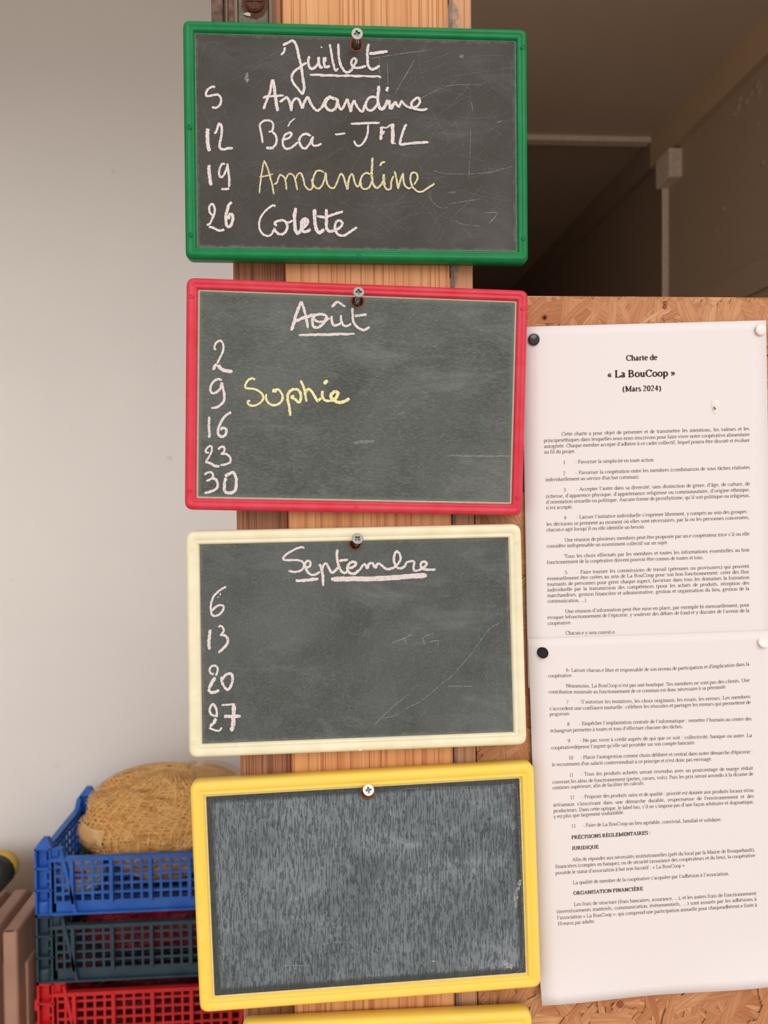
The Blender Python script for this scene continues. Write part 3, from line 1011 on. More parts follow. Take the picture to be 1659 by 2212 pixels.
chalk(B2, 'chalk_word', 520, 810, a, [
    (32, [(215, 70), (170, 50), (110, 80), (70, 150), (80, 195), (180, 205), (270, 240), (330, 300), (330, 370), (270, 430), (190, 460), (120, 440), (105, 400), (140, 380)]),
    (34, [(385, 285), (375, 340), (410, 410), (480, 450), (550, 440), (610, 390), (625, 310), (580, 230), (520, 210)]), (62, [(470, 230), (540, 240)]),
    (40, [(740, 610), (725, 480), (700, 350), (710, 280), (770, 220), (850, 220), (895, 280), (895, 360), (870, 410), (820, 370), (760, 330), (800, 310)]),
    (36, [(895, 80), (935, 170), (960, 280), (985, 400)]), (40, [(965, 270), (1010, 210), (1070, 260), (1120, 350), (1150, 385), (1200, 345)]), (40, [(1220, 235), (1220, 320), (1260, 380), (1340, 390)]),
    (52, [(1240, 130), (1300, 82)]), (48, [(1340, 390), (1420, 350), (1450, 262), (1390, 255), (1345, 310), (1380, 370), (1470, 410), (1560, 390), (1625, 350)])], 'chalk_lemon', label='name in lemon yellow chalk')
s12, s11 = 12.29, 11.06
chalk(B2, 'chalk_numeral', 430, 720, s12, [(56, [(450, 440), (405, 390), (440, 270), (520, 205), (590, 205), (640, 300), (645, 420), (600, 560), (530, 700), (480, 810)]), (84, [(480, 820), (420, 870), (375, 975)]), (96, [(510, 840), (570, 930), (690, 990), (890, 1015)])], 'chalk_white')
chalk(B2, 'chalk_numeral', 430, 720, s12, [(64, [(610, 1240), (500, 1220), (400, 1270), (320, 1380), (300, 1500), (350, 1590), (450, 1570), (560, 1470), (600, 1300)]), (68, [(600, 1300), (640, 1480), (670, 1620), (660, 1780), (600, 1870), (480, 1960), (320, 1985)])], 'chalk_white')
chalk(B2, 'chalk_numeral', 430, 880, s11, [(60, [(243, 220), (235, 400), (242, 560), (250, 640), (238, 730)]), (62, [(770, 120), (680, 160), (580, 260), (500, 400), (460, 520), (455, 620), (510, 695), (600, 685), (650, 600), (640, 515), (570, 490), (510, 540)])], 'chalk_white')
chalk(B2, 'chalk_numeral', 430, 880, s11, [(46, [(240, 1085), (160, 1070), (170, 1000), (250, 925), (300, 945), (300, 1050), (240, 1180), (160, 1290)]), (64, [(150, 1300), (280, 1340), (380, 1400), (490, 1405)]),
    (52, [(460, 1010), (500, 960), (580, 940), (610, 990), (590, 1070), (530, 1110), (640, 1110), (730, 1180), (755, 1270), (700, 1340), (510, 1385)])], 'chalk_white')
chalk(B2, 'chalk_numeral', 430, 880, s11, [(50, [(130, 1610), (200, 1560), (290, 1550), (335, 1620), (300, 1700), (170, 1760)]), (64, [(310, 1700), (400, 1720), (450, 1840), (410, 1940), (280, 2010), (130, 2050)]),
    (72, [(620, 1650), (720, 1585), (820, 1560), (880, 1680), (890, 1830), (860, 1980), (780, 2040), (660, 2040), (610, 1960), (610, 1800), (640, 1680)])], 'chalk_white')
# cream board
chalk(B3, 'chalk_word', 600, 1170, s8, [
    (38, [(480, 120), (420, 100), (300, 140), (180, 210), (100, 290), (130, 330), (270, 330), (400, 340), (465, 390), (450, 480), (380, 530), (280, 540), (190, 520)]),
    (42, [(480, 470), (560, 450), (590, 390), (560, 345), (510, 360), (490, 430), (520, 520), (590, 590), (670, 590), (760, 540)]), (50, [(745, 400), (780, 480), (805, 600), (815, 795)]),
    (44, [(800, 500), (820, 420), (870, 395), (920, 480), (970, 555), (1040, 510), (1080, 460)]), (48, [(1070, 140), (1060, 260), (1080, 400), (1130, 520), (1200, 560), (1250, 530)]),
    (46, [(1100, 345), (1180, 332), (1260, 322)]), (50, [(1270, 480), (1370, 440), (1400, 380), (1340, 362), (1270, 410), (1250, 490), (1290, 560), (1370, 575), (1460, 510)]),
    (44, [(1460, 520), (1547, 405), (1607, 490)]), (46, [(1607, 490), (1637, 400), (1697, 392), (1747, 480)]), (46, [(1747, 480), (1797, 395), (1867, 430), (1947, 490), (2047, 480), (2117, 440)]),
    (44, [(2117, 440), (2197, 330), (2187, 230), (2132, 175), (2087, 250), (2087, 370), (2127, 450), (2187, 480), (2277, 440), (2297, 380)]),
    (42, [(2297, 380), (2367, 352), (2447, 352)]), (40, [(2457, 350), (2432, 450), (2447, 520), (2517, 515)]), (46, [(2517, 515), (2607, 470), (2667, 400), (2627, 357), (2567, 390), (2577, 470), (2667, 500), (2827, 500)])], 'chalk_white')
chalk(B3, 'chalk_underline', 600, 1170, s8, [(58, [(320, 705), (520, 690), (730, 665)])], 'chalk_white', 0.3)
chalk(B3, 'chalk_underline', 600, 1170, s8, [(88, [(955, 672), (1327, 667), (1727, 665), (2127, 642), (2427, 617), (2672, 605)])], 'chalk_white', 0.12)
chalk(B3, 'chalk_numeral', 430, 1250, s13, [(60, [(760, 225), (640, 290), (500, 400), (390, 530), (340, 700), (330, 880), (360, 1000), (440, 1050), (560, 1010), (670, 890), (685, 775), (590, 742), (460, 800), (370, 900)]),
    (30, [(605, 400), (590, 475)]), (28, [(512, 532), (548, 518)])], 'chalk_white')
chalk(B3, 'chalk_numeral', 430, 1250, s13, [(88, [(318, 1430), (285, 1650), (275, 1850), (295, 1990)]), (58, [(545, 1365), (600, 1320), (670, 1380), (690, 1470), (640, 1550), (590, 1600)]),
    (74, [(600, 1590), (720, 1590), (800, 1680), (800, 1800), (720, 1920), (540, 2080)])], 'chalk_white')
chalk(B3, 'chalk_numeral', 430, 1420, s13, [(58, [(420, 465), (330, 450), (295, 370), (330, 270), (430, 230), (510, 280), (520, 380), (470, 520)]), (92, [(450, 560), (370, 700), (270, 880)]), (86, [(250, 900), (340, 980), (450, 975), (565, 920)]),
    (76, [(630, 545), (640, 660), (690, 800), (790, 905), (870, 850), (930, 700), (945, 560), (900, 462), (820, 460), (720, 520), (650, 630)])], 'chalk_white')
chalk(B3, 'chalk_numeral', 430, 1420, s13, [(66, [(480, 1660), (350, 1610), (300, 1500), (330, 1380), (390, 1315), (460, 1400), (500, 1530), (490, 1680)]), (84, [(470, 1710), (420, 1830), (300, 1950)]), (58, [(280, 1980), (400, 2030), (560, 2060), (640, 1970)]),
    (55, [(630, 1340), (800, 1330), (1010, 1310)]), (112, [(965, 1340), (980, 1500), (960, 1800), (935, 2000), (870, 2040)]), (92, [(700, 1660), (900, 1660), (1170, 1650)])], 'chalk_white')
# faint old marks
k4 = 4.1475
marks(B3, 'old_chalk_mark', 760, 1120, k4, [(12, [(360, 1115), (450, 1080), (540, 1040)]), (12, [(470, 1065), (490, 1125)]), (10, [(655, 1135), (640, 1065), (735, 1030)]), (9, [(700, 1105), (770, 1095), (772, 1140)])], 'chalk_faint')
marks(B3, 'scratch', 760, 1400, 3.95, [(6, [(180, 665), (330, 520), (490, 390)]), (6, [(260, 595), (350, 580), (480, 510), (620, 430), (760, 310), (850, 240), (950, 130), (1040, 20), (1160, -150), (1270, -220)]), (7, [(820, 325), (1040, 325)])], 'chalk_faint')
marks(B1, 'scratch', 760, 0, k4, [(5, [(250, 500), (246, 760)]), (5, [(320, 560), (325, 860)]), (7, [(165, 525), (450, 480), (720, 445)]), (8, [(380, 850), (560, 540)]), (6, [(580, 900), (860, 770), (1160, 760)]),
    (6, [(1070, 900), (1085, 1000)]), (14, [(1300, 1100), (1345, 1080)]), (30, [(965, 500), (1000, 510)])], 'chalk_faint')
marks(B1, 'scratch', 760, 280, k4, [(6, [(680, 585), (770, 690), (860, 700)]), (6, [(730, 370), (860, 395), (1180, 390), (1440, 330)]), (5, [(1065, 0), (1060, 200), (1045, 450)]), (6, [(930, 815), (1000, 850), (1150, 865)]),
    (9, [(1190, 745), (1300, 750), (1230, 840)]), (12, [(860, 565), (930, 560)]), (5, [(870, 665), (1150, 620)])], 'chalk_faint')
marks(B1, 'chalk_smudge', 380, 0, k4, [(60, [(615, 695), (650, 700)]), (30, [(640, 650), (640, 740)])], 'chalk_faint', 0.5)
marks(B2, 'scratch', 760, 860, k4, [(26, [(20, 400), (200, 385)]), (14, [(850, 515), (1400, 520)]), (8, [(410, 150), (470, 125)]), (10, [(800, 350), (830, 310)])], 'chalk_faint', 0.5)
marks(B4, 'chalk_smudge', 400, 1900, k4, [(7, [(870, 770), (1110, 772)]), (5, [(1240, 572), (1460, 560), (1530, 620)]), (8, [(590, 370), (620, 390)])], 'chalk_faint', 0.5)
marks(B4, 'chalk_smudge', 760, 1900, 3.77, [(40, [(1240, 660), (1270, 700), (1310, 710)]), (24, [(1370, 0), (1340, 130), (1335, 230)]), (10, [(640, 665), (690, 665)])], 'chalk_mid', 0.7)

marks(B4, 'scratch', 640, 1540, 1.889, [(2.0, [(430, 310), (640, 303), (830, 297)]), (2.2, [(840, 296), (885, 296), (904, 345), (912, 520), (920, 700), (926, 1000), (908, 1052), (862, 1066), (700, 1082), (500, 1100)])], 'chalk_faint', 0.4)


def traces(board, box, n, ln, ang, spread, wid, mat='chalk_trace'):
    """hair-fine wiped chalk and scratches, far too many to tell apart"""
    V, Fc = [], []
    x0, y0, x1, y1 = box
    for k in range(n):
        L = random.uniform(*ln)
        t = math.radians(random.choice(ang)) + random.gauss(0, spread)
        cx_, cy_ = random.uniform(x0, x1), random.uniform(y0, y1)
        bend = random.gauss(0, 0.08) * L
        P = [Vector((cx_ + math.cos(t) * L * q - math.sin(t) * bend * (1 - 4 * q * q), cy_ + math.sin(t) * L * q + math.cos(t) * bend * (1 - 4 * q * q))) for q in (-0.5, -0.25, 0, 0.25, 0.5)]
        P = [Vector((min(max(p.x, x0), x1), min(max(p.y, y0), y1))) for p in P]
        rv, rf = ribbon2d(P, random.uniform(*wid), 0.3, 0.3)
        b = len(V)
        V += [U(p.x, p.y, YP - 0.00010 - 0.00005 * k / n) for p in rv]
        Fc += [tuple(b + i for i in f) for f in rf]
    o_ = from_py('fine_scratches', V, Fc, M[mat], SHEET[board.name])
    o_['kind'] = 'stuff'


traces(B1, (430, 90, 1105, 525), 150, (20, 150), (-50, -35, -20, 5, 85, 40), 0.25, (0.8, 2.0))
traces(B1, (800, 130, 1105, 525), 70, (20, 110), (-50, -35, 5, 85), 0.25, (0.8, 2.2))
traces(B2, (440, 655, 1095, 1075), 420, (4, 40), (2, 2, 2, 90), 0.06, (0.8, 2.0))
traces(B3, (445, 1190, 1095, 1590), 300, (4, 50), (-3, -3, -70, 88), 0.2, (0.8, 2.0))
traces(B3, (1020, 1230, 1095, 1560), 40, (30, 110), (88,), 0.05, (0.8, 1.8))
traces(B4, (470, 1740, 1110, 2110), 90, (5, 60), (-4, 60, -40), 0.3, (0.8, 2.0))

# ------------------------------------------------------------------ a small serif type, drawn with a broad pen
GL = {
 'a': (44, 'A 19 33 12 12 165 0;L 31 33 31 7;L 31 7 40 1;L 31 27 15 20;A 17 11 11 11 105 345'),
 'b': (50, 'L 9 68 9 3;H 3 67 6;A 26 22 18 22 150 -150'), 'c': (44, 'A 24 22 19 22 35 320'), 'd': (50, 'L 41 68 41 1;H 32 67 9;H 41 1 9;A 24 22 18 22 30 330'),
 'e': (44, 'L 6 26 40 26;A 23 23 18 22 10 315'), 'f': (33, 'L 12 50 12 1;A 24 54 12 14 180 40;H 2 45 26;H 3 1 20'), 'g': (50, 'A 22 30 14 14 0 360;A 38 42 8 4 180 60;A 22 11 14 6 100 260;A 24 -10 18 11 0 360'),
 'h': (50, 'L 10 68 10 1;H 3 67 7;H 2 1 17;A 26 30 14 14 170 0;L 40 30 40 1;H 31 1 17'), 'i': (28, 'L 14 44 14 1;H 4 43 10;H 4 1 20;D 14 62'), 'j': (28, 'L 16 44 16 -8;H 6 43 10;A 6 -8 10 13 0 -130;D 16 62'),
 'k': (50, 'L 10 68 10 1;H 3 67 7;H 2 1 17;L 40 43 12 20;L 20 26 42 1;H 30 44 16;H 32 1 17'), 'l': (28, 'L 14 68 14 1;H 5 67 9;H 4 1 20'), 
 'm': (78, 'L 11 44 11 1;H 3 43 8;H 2 1 18;A 26 31 14 13 170 0;L 40 31 40 1;H 32 1 16;A 54 31 14 13 170 0;L 68 31 68 1;H 60 1 16'),
 'n': (50, 'L 11 44 11 1;H 3 43 8;H 2 1 18;A 26 31 14 13 170 0;L 40 31 40 1;H 32 1 16'), 'o': (50, 'A 25 22 20 22 0 360'), 'p': (50, 'L 10 44 10 -20;H 2 43 8;H 2 -21 18;A 27 22 18 22 150 -150'),
 'q': (50, 'L 40 44 40 -20;H 32 -21 17;A 23 22 18 22 30 330'), 'r': (33, 'L 11 44 11 1;H 3 43 8;H 2 1 18;A 24 32 12 12 160 50'), 's': (39, 'A 19 33 12 11 30 270;A 20 11 13 11 90 -150'),
 't': (28, 'L 12 56 12 8;A 19 8 7 7 180 320;H 2 44 23'), 'u': (50, 'L 10 44 10 12;A 23 14 13 13 190 350;L 38 44 38 1;H 2 43 8;H 30 43 8;H 38 1 9'), 'v': (50, 'L 8 44 25 1;L 25 1 42 44;H 1 44 17;H 34 44 15'),
 'w': (72, 'L 8 44 22 1;L 22 1 36 40;L 36 40 50 1;L 50 1 64 44;H 1 44 16;H 56 44 15'), 'x': (50, 'L 8 44 42 1;L 40 44 9 1;H 2 44 16;H 32 44 16;H 2 1 14;H 32 1 17'), 'y': (50, 'L 8 44 26 2;L 43 44 20 -16;A 13 -16 7 5 0 -130;H 1 44 17;H 34 44 15'),
 'z': (44, 'H 6 43 33;L 38 42 6 2;H 5 1 34'),
 'A': (72, 'L 36 66 8 1;L 35 66 62 1;H 17 24 34;H 2 1 18;H 50 1 21'), 'B': (67, 'L 16 66 16 1;H 4 65 30;H 4 1 32;A 32 50 18 15 90 -90;A 34 18 22 17 90 -90;H 16 35 18'), 'C': (67, 'A 38 33 30 33 40 322;L 60 66 60 47'),
 'D': (72, 'L 16 66 16 1;H 3 65 30;H 3 1 30;A 32 33 32 32 90 -90'), 'E': (61, 'L 16 66 16 1;H 3 65 52;H 3 1 54;H 16 35 24;L 55 65 55 52;L 57 1 57 16;L 40 43 40 27'), 'F': (56, 'L 16 66 16 1;H 3 65 50;H 3 1 24;H 16 35 24;L 53 65 53 52;L 40 43 40 27'),
 'G': (72, 'A 38 33 31 33 42 325;L 62 66 62 47;L 62 29 62 6;H 52 29 19'), 'I': (33, 'L 17 66 17 1;H 5 65 24;H 5 1 24'), 'J': (39, 'L 24 66 24 14;A 14 14 10 14 0 -150;H 11 65 26'), 'L': (61, 'L 16 66 16 1;H 3 65 27;H 3 1 53;L 56 1 56 16'),
 'M': (89, 'L 14 66 14 1;L 14 66 44 4;L 44 4 73 66;L 74 66 74 1;H 2 65 14;H 72 65 15;H 3 1 22;H 62 1 25'), 'N': (72, 'L 14 66 14 1;L 14 66 60 2;L 60 66 60 1;H 2 65 13;H 50 65 20;H 4 1 20'), 'O': (72, 'A 36 33 32 33 0 360'),
 'P': (56, 'L 16 66 16 1;H 4 65 28;H 4 1 24;A 30 48 22 17 90 -90;H 16 31 14'), 'Q': (72, 'A 36 33 32 33 0 360;L 36 0 66 -16'), 'R': (67, 'L 16 66 16 1;H 4 65 28;H 4 1 24;A 30 49 20 16 90 -90;H 16 33 16;L 30 33 60 2;H 52 1 14'),
 'S': (56, 'A 27 49 19 17 30 270;A 28 17 20 17 90 -155;L 45 66 45 48'), 'T': (61, 'L 30 66 30 1;H 3 65 55;L 4 65 4 50;L 57 65 57 50;H 19 1 23'), 'U': (72, 'L 14 66 14 24;A 37 24 23 24 180 360;L 60 66 60 24;H 3 65 23;H 50 65 20'), 'V': (72, 'L 8 66 36 1;L 36 1 64 66;H 2 65 20;H 52 65 19'),
 '0': (50, 'A 25 33 19 33 0 360'), '1': (50, 'L 26 66 26 1;L 12 58 26 66;H 14 1 25'), '2': (50, 'A 23 50 16 16 160 -30;L 38 42 6 2;H 6 2 38'), '3': (50, 'A 21 51 14 15 150 -80;A 20 18 19 18 90 -140'), '4': (50, 'L 34 66 34 1;L 34 66 4 20;H 4 20 42'),
 '5': (50, 'L 12 65 8 36;H 12 64 28;A 19 20 20 20 110 -130'), '6': (50, 'A 26 21 18 20 0 360;A 44 26 36 40 100 180'), '7': (50, 'H 6 64 38;L 43 64 18 0'), '8': (50, 'A 25 50 14 15 0 360;A 25 17 17 17 0 360'), '9': (50, 'A 24 44 18 21 0 360;A 6 42 36 42 -80 0'),
 '.': (25, 'D 12 4'), ',': (25, 'D 12 4;L 14 4 8 -12'), ':': (28, 'D 14 4;D 14 40'), '-': (33, 'H 5 23 24'), '(': (33, 'A 40 25 33 44 125 235'), ')': (33, 'A -7 25 33 44 55 -55'), "'": (20, 'L 10 66 10 46'), '’': (28, 'D 14 62;L 16 62 10 46'),
 '/': (28, 'L 26 68 2 -2'), '«': (50, 'L 24 40 8 23;L 8 23 24 6;L 42 40 26 23;L 26 23 42 6'), '»': (50, 'L 8 40 24 23;L 24 23 8 6;L 26 40 42 23;L 42 23 26 6'), '…': (90, 'D 16 4;D 46 4;D 76 4'),
}
ACC = {'é': ('e', 'L 18 52 32 66'), 'è': ('e', 'L 14 66 28 52'), 'ê': ('e', 'L 11 52 23 66;L 23 66 35 52'), 'à': ('a', 'L 10 66 24 52'), 'â': ('a', 'L 8 52 20 66;L 20 66 32 52'), 'ù': ('u', 'L 12 66 28 52'),
       'ç': ('c', 'L 26 0 24 -8;A 22 -14 7 6 80 -120'), 'É': ('E', 'L 26 74 42 90'), 'È': ('E', 'L 20 90 36 74')}


def glyph_geo(ch, bold, cache={}):
    key = (ch, bold)
    if key in cache:
        return cache[key]
    if ch in ACC:
        base, extra = ACC[ch]
        adv, spec = GL[base]
        spec = spec + ';' + extra
    else:
        adv, spec = GL[ch]
    if bold:
        adv += 5
    thick, thin = (17.5, 8.0) if bold else (9.5, 5.0)
    V, Fc = [], []
    for s_ in spec.split(';'):
        q = s_.split()
        v = [float(z) for z in q[1:]]
        if q[0] == 'L':
            pts = [Vector((v[0], v[1])), Vector((v[2], v[3]))]
        elif q[0] == 'H':
            pts = [Vector((v[0], v[1])), Vector((v[0] + v[2], v[1]))]
        elif q[0] == 'D':
            r_ = 7.5 if bold else 5.5
            b = len(V)
            V += [Vector((v[0] + r_ * math.cos(t * math.pi / 3), v[1] + r_ * math.sin(t * math.pi / 3))) for t in range(6)]
            Fc.append(tuple(b + i for i in range(6)))
            continue
        else:
            n = 10 if abs(v[5] - v[4]) > 200 else 6
            pts = []
            for i in range(n + 1):
                t = math.radians(v[4] + (v[5] - v[4]) * i / n)
                pts.append(Vector((v[0] + v[2] * math.cos(t), v[1] + v[3] * math.sin(t))))
        b = len(V)
        n = len(pts)
        for i, p in enumerate(pts):
            t = (pts[min(i + 1, n - 1)] - pts[max(i - 1, 0)]).normalized()
            w = thin + (thick - thin) * abs(t.y) ** 1.6
            if q[0] == 'L' and t.x * t.y > 0 and abs(t.x) > 0.25:
                w = thin * 1.15
            nn = Vector((-t.y, t.x)) * (w / 2)
            V += [p + nn, p - nn]
        Fc += [(b + 2 * i, b + 2 * i + 1, b + 2 * i + 3, b + 2 * i + 2) for i in range(n - 1)]
    cache[key] = (adv, V, Fc)
    return cache[key]


def set_line(acc, text, p0, p1, em, plane, bold=False, sag=0.0):
    """one printed line from pixel p0 to p1 (baseline), em in pixels, laid on the sheet"""
    V, Fc = acc
    d = Vector((p1[0] - p0[0], p1[1] - p0[1]))
    Wd = d.length
    d.normalize()
    nn = Vector((d.y, -d.x))
    gw = sum(glyph_geo(c, bold)[0] for c in text if c != ' ') * em / 100
    ns = text.count(' ')
    sp = 0.25 * em
    hs = 1.0
    if ns:
        sp = (Wd - gw) / ns
        if sp < 0.2 * em:
            hs = Wd / (gw + ns * 0.23 * em)
            sp = 0.23 * em * hs
        elif sp > 0.62 * em:
            hs = Wd / (gw + ns * 0.3 * em)
            sp = 0.3 * em * hs
    elif len(text) > 1:
        hs = Wd / gw
    x = 0.0
    for c in text:
        if c == ' ':
            x += sp
            continue
        adv, gv, gf = glyph_geo(c, bold)
        b = len(V)
        for q in gv:
            lx = x + q.x * em / 100 * hs
            ly = q.y * em / 100
            t = lx / Wd
            sg = sag * 4 * t * (1 - t)
            px = p0[0] + d.x * lx + nn.x * ly
            py = p0[1] + d.y * lx + nn.y * ly + sg
            V.append(U(px, py, plane))
        Fc += [tuple(b + i for i in f) for f in gf]
        x += adv * em / 100 * hs


# ------------------------------------------------------------------ the two printed sheets
PY1, PY2 = 0.0012, -0.0004


def sheet_of_paper(quad, Y, label, wave):
    P = [U(x, y, Y) for x, y in quad]
    base = (P[2] + P[3]) / 2
    t_ = thing('paper_sheet', base, label, 'paper', None)
    nx, ny = 14, 40
    V, Fc = [], []
    for side in (0, 1):
        for j in range(ny + 1):
            v = j / ny
            for i in range(nx + 1):
                u = i / nx
                p = P[0].lerp(P[1], u).lerp(P[3].lerp(P[2], u), v)
                off = wave(u, v)
                V.append(p + Vector((0, off[0] + 0.00016 * side, off[1])))
    n1 = (nx + 1) * (ny + 1)
    for j in range(ny):
        for i in range(nx):
            q = j * (nx + 1) + i
            Fc.append((q, q + nx + 1, q + nx + 2, q + 1))
            Fc.append((n1 + q, n1 + q + 1, n1 + q + nx + 2, n1 + q + nx + 1))
    rim_ = [i for i in range(nx + 1)] + [j * (nx + 1) + nx for j in range(1, ny + 1)] + [ny * (nx + 1) + i for i in range(nx - 1, -1, -1)] + [j * (nx + 1) for j in range(ny - 1, 0, -1)]
    for a_, b_ in zip(rim_, rim_[1:] + rim_[:1]):
        Fc.append((a_, b_, n1 + b_, n1 + a_))
    return from_py('sheet', V, Fc, M['paper'], t_, True)


def wave1(u, v):
    return (0.0, 0.0)


def wave2(u, v):
    k = max(0.0, (v - 0.86) / 0.14)
    return (-0.006 * k * k * (0.6 + 0.4 * math.cos(u * 7)), 0.0022 * k * math.sin(u * math.pi * 1.1) * -1)


S1 = sheet_of_paper([(1127, 706), (1655, 692), (1668, 1468), (1141, 1486)], PY1, 'printed white sheet pinned uppermost, headed with a bold three line title', wave1)
S2 = sheet_of_paper([(1141, 1380), (1690, 1361), (1706, 2118), (1167, 2162)], PY2, 'printed white sheet pinned below the titled one, its lower edge curling', wave2)
PS = 3.136


def paragraph(sheet, oy, lines, em=11.3, bold=False, plane=None):
    acc = ([], [])
    for ln in lines:
        t, x0, y0, x1, y1 = ln[:5]
        sag = ln[5] / PS if len(ln) > 5 else 0.0
        set_line(acc, t, (1130 + x0 / PS, oy + y0 / PS), (1130 + x1 / PS, oy + y1 / PS), em, plane - 0.00015, bold, sag)
    return from_py('printed_text', acc[0], acc[1], M['ink_bold' if bold else 'ink'], sheet)


T1 = [
 (620, 17.2, True, [('Charte de', 698, 499, 912, 493)]),
 (620, 22.0, True, [('« La BouCoop »', 570, 613, 1035, 603)]),
 (620, 17.2, True, [('(Mars 2024)', 675, 708, 937, 702)]),
 (620, 0, False, [('Cette charte a pour objet de présenter et de transmettre les intentions, les valeurs et les', 260, 1007, 1533, 970),
   ('principeséthiques dans lesquelles nous nous inscrivons pour faire vivre notre coopérative alimentaire', 140, 1051, 1535, 1009),
   ('autogérée. Chaque membre accepte d’adhérer à ce cadre collectif, lequel pourra être discuté et évoluer', 142, 1090, 1536, 1048),
   ('au fil du projet.', 143, 1128, 355, 1123)]),
 (980, 0, False, [('1', 270, 71, 284, 71), ('- Favoriser la simplicité en toute action.', 352, 67, 892, 52)]),
 (980, 0, False, [('2', 270, 144, 287, 144), ('- Favoriser la coopération entre les membres (combinaison de sous tâches réalisées', 355, 140, 1537, 103), ("individuellement au service d'un but commun).", 151, 187, 790, 167)]),
 (980, 0, False, [('3', 273, 257, 289, 257), ('- Accepter l’autre dans sa diversité, sans distinction de genre, d’âge, de culture, de', 358, 252, 1537, 214),
   ('richesse, d’apparence physique, d’appartenance religieuse ou communautaire, d’origine ethnique,', 154, 300, 1537, 254),
   ('d’orientation sexuelle ou politique. Aucune forme de prosélytisme, qu’il soit politique ou religieux,', 155, 339, 1537, 293), ('n’est accepté.', 156, 377, 338, 371)]),
 (980, 0, False, [('4', 276, 445, 293, 445), ('- Laisser l’initiative individuelle s’exprimer librement, y compris au sein des groupes :', 361, 441, 1533, 402),
   ('les décisions se prennent au moment où elles sont nécessaires, par la ou les personnes concernées,', 158, 489, 1535, 442), ('chacun.e agit lorsqu’il ou elle identifie un besoin.', 158, 527, 828, 505)]),
 (980, 0, False, [('Une réunion de plusieurs membres peut être proposée par un.e coopérateur.trice s’il ou elle', 281, 596, 1534, 553), ('considère indispensable un assentiment collectif sur un sujet.', 160, 637, 983, 612)]),
 (980, 0, False, [('Tous les choix effectués par les membres et toutes les informations essentielles au bon', 281, 706, 1533, 662), ('fonctionnement de la coopérative doivent pouvoir être connus de toutes et tous.', 162, 747, 1224, 713)]),
 (980, 0, False, [('5', 283, 816, 297, 816), ('- Faire tourner les commissions de travail (pérennes ou provisoires) qui peuvent', 364, 814, 1532, 772),
   ('éventuellement être créées au sein de La BouCoop pour son bon fonctionnement: créer des flux', 163, 858, 1532, 810),
   ('tournants de personnes pour gérer chaque aspect, favoriser dans tous les domaines la formation', 163, 896, 1533, 848),
   ('individuelle par la transmission des compétences (pour les achats de produits, réception des', 164, 934, 1533, 886),
   ('marchandises, gestion financière et administrative, gestion et organisation du lieu, gestion de la', 165, 972, 1533, 924), ('communication, ...)', 166, 1010, 427, 1003)]),
 (980, 0, False, [('Une réunion d’information peut être mise en place, par exemple bi-mensuellement, pour', 285, 1080, 1534, 1035),
   ('évoquer lefonctionnement de l’épicerie, y soulever des débats de fond et y discuter de l’avenir de la', 166, 1121, 1534, 1073), ('coopérative.', 167, 1160, 329, 1155)]),
 (980, 0, False, [('Chacun.e y sera convié.e.', 287, 1226, 628, 1219)]),
]
for oy, em, bold, lines in T1:
    paragraph(S1, oy, lines, em or 11.3, bold, PY1)
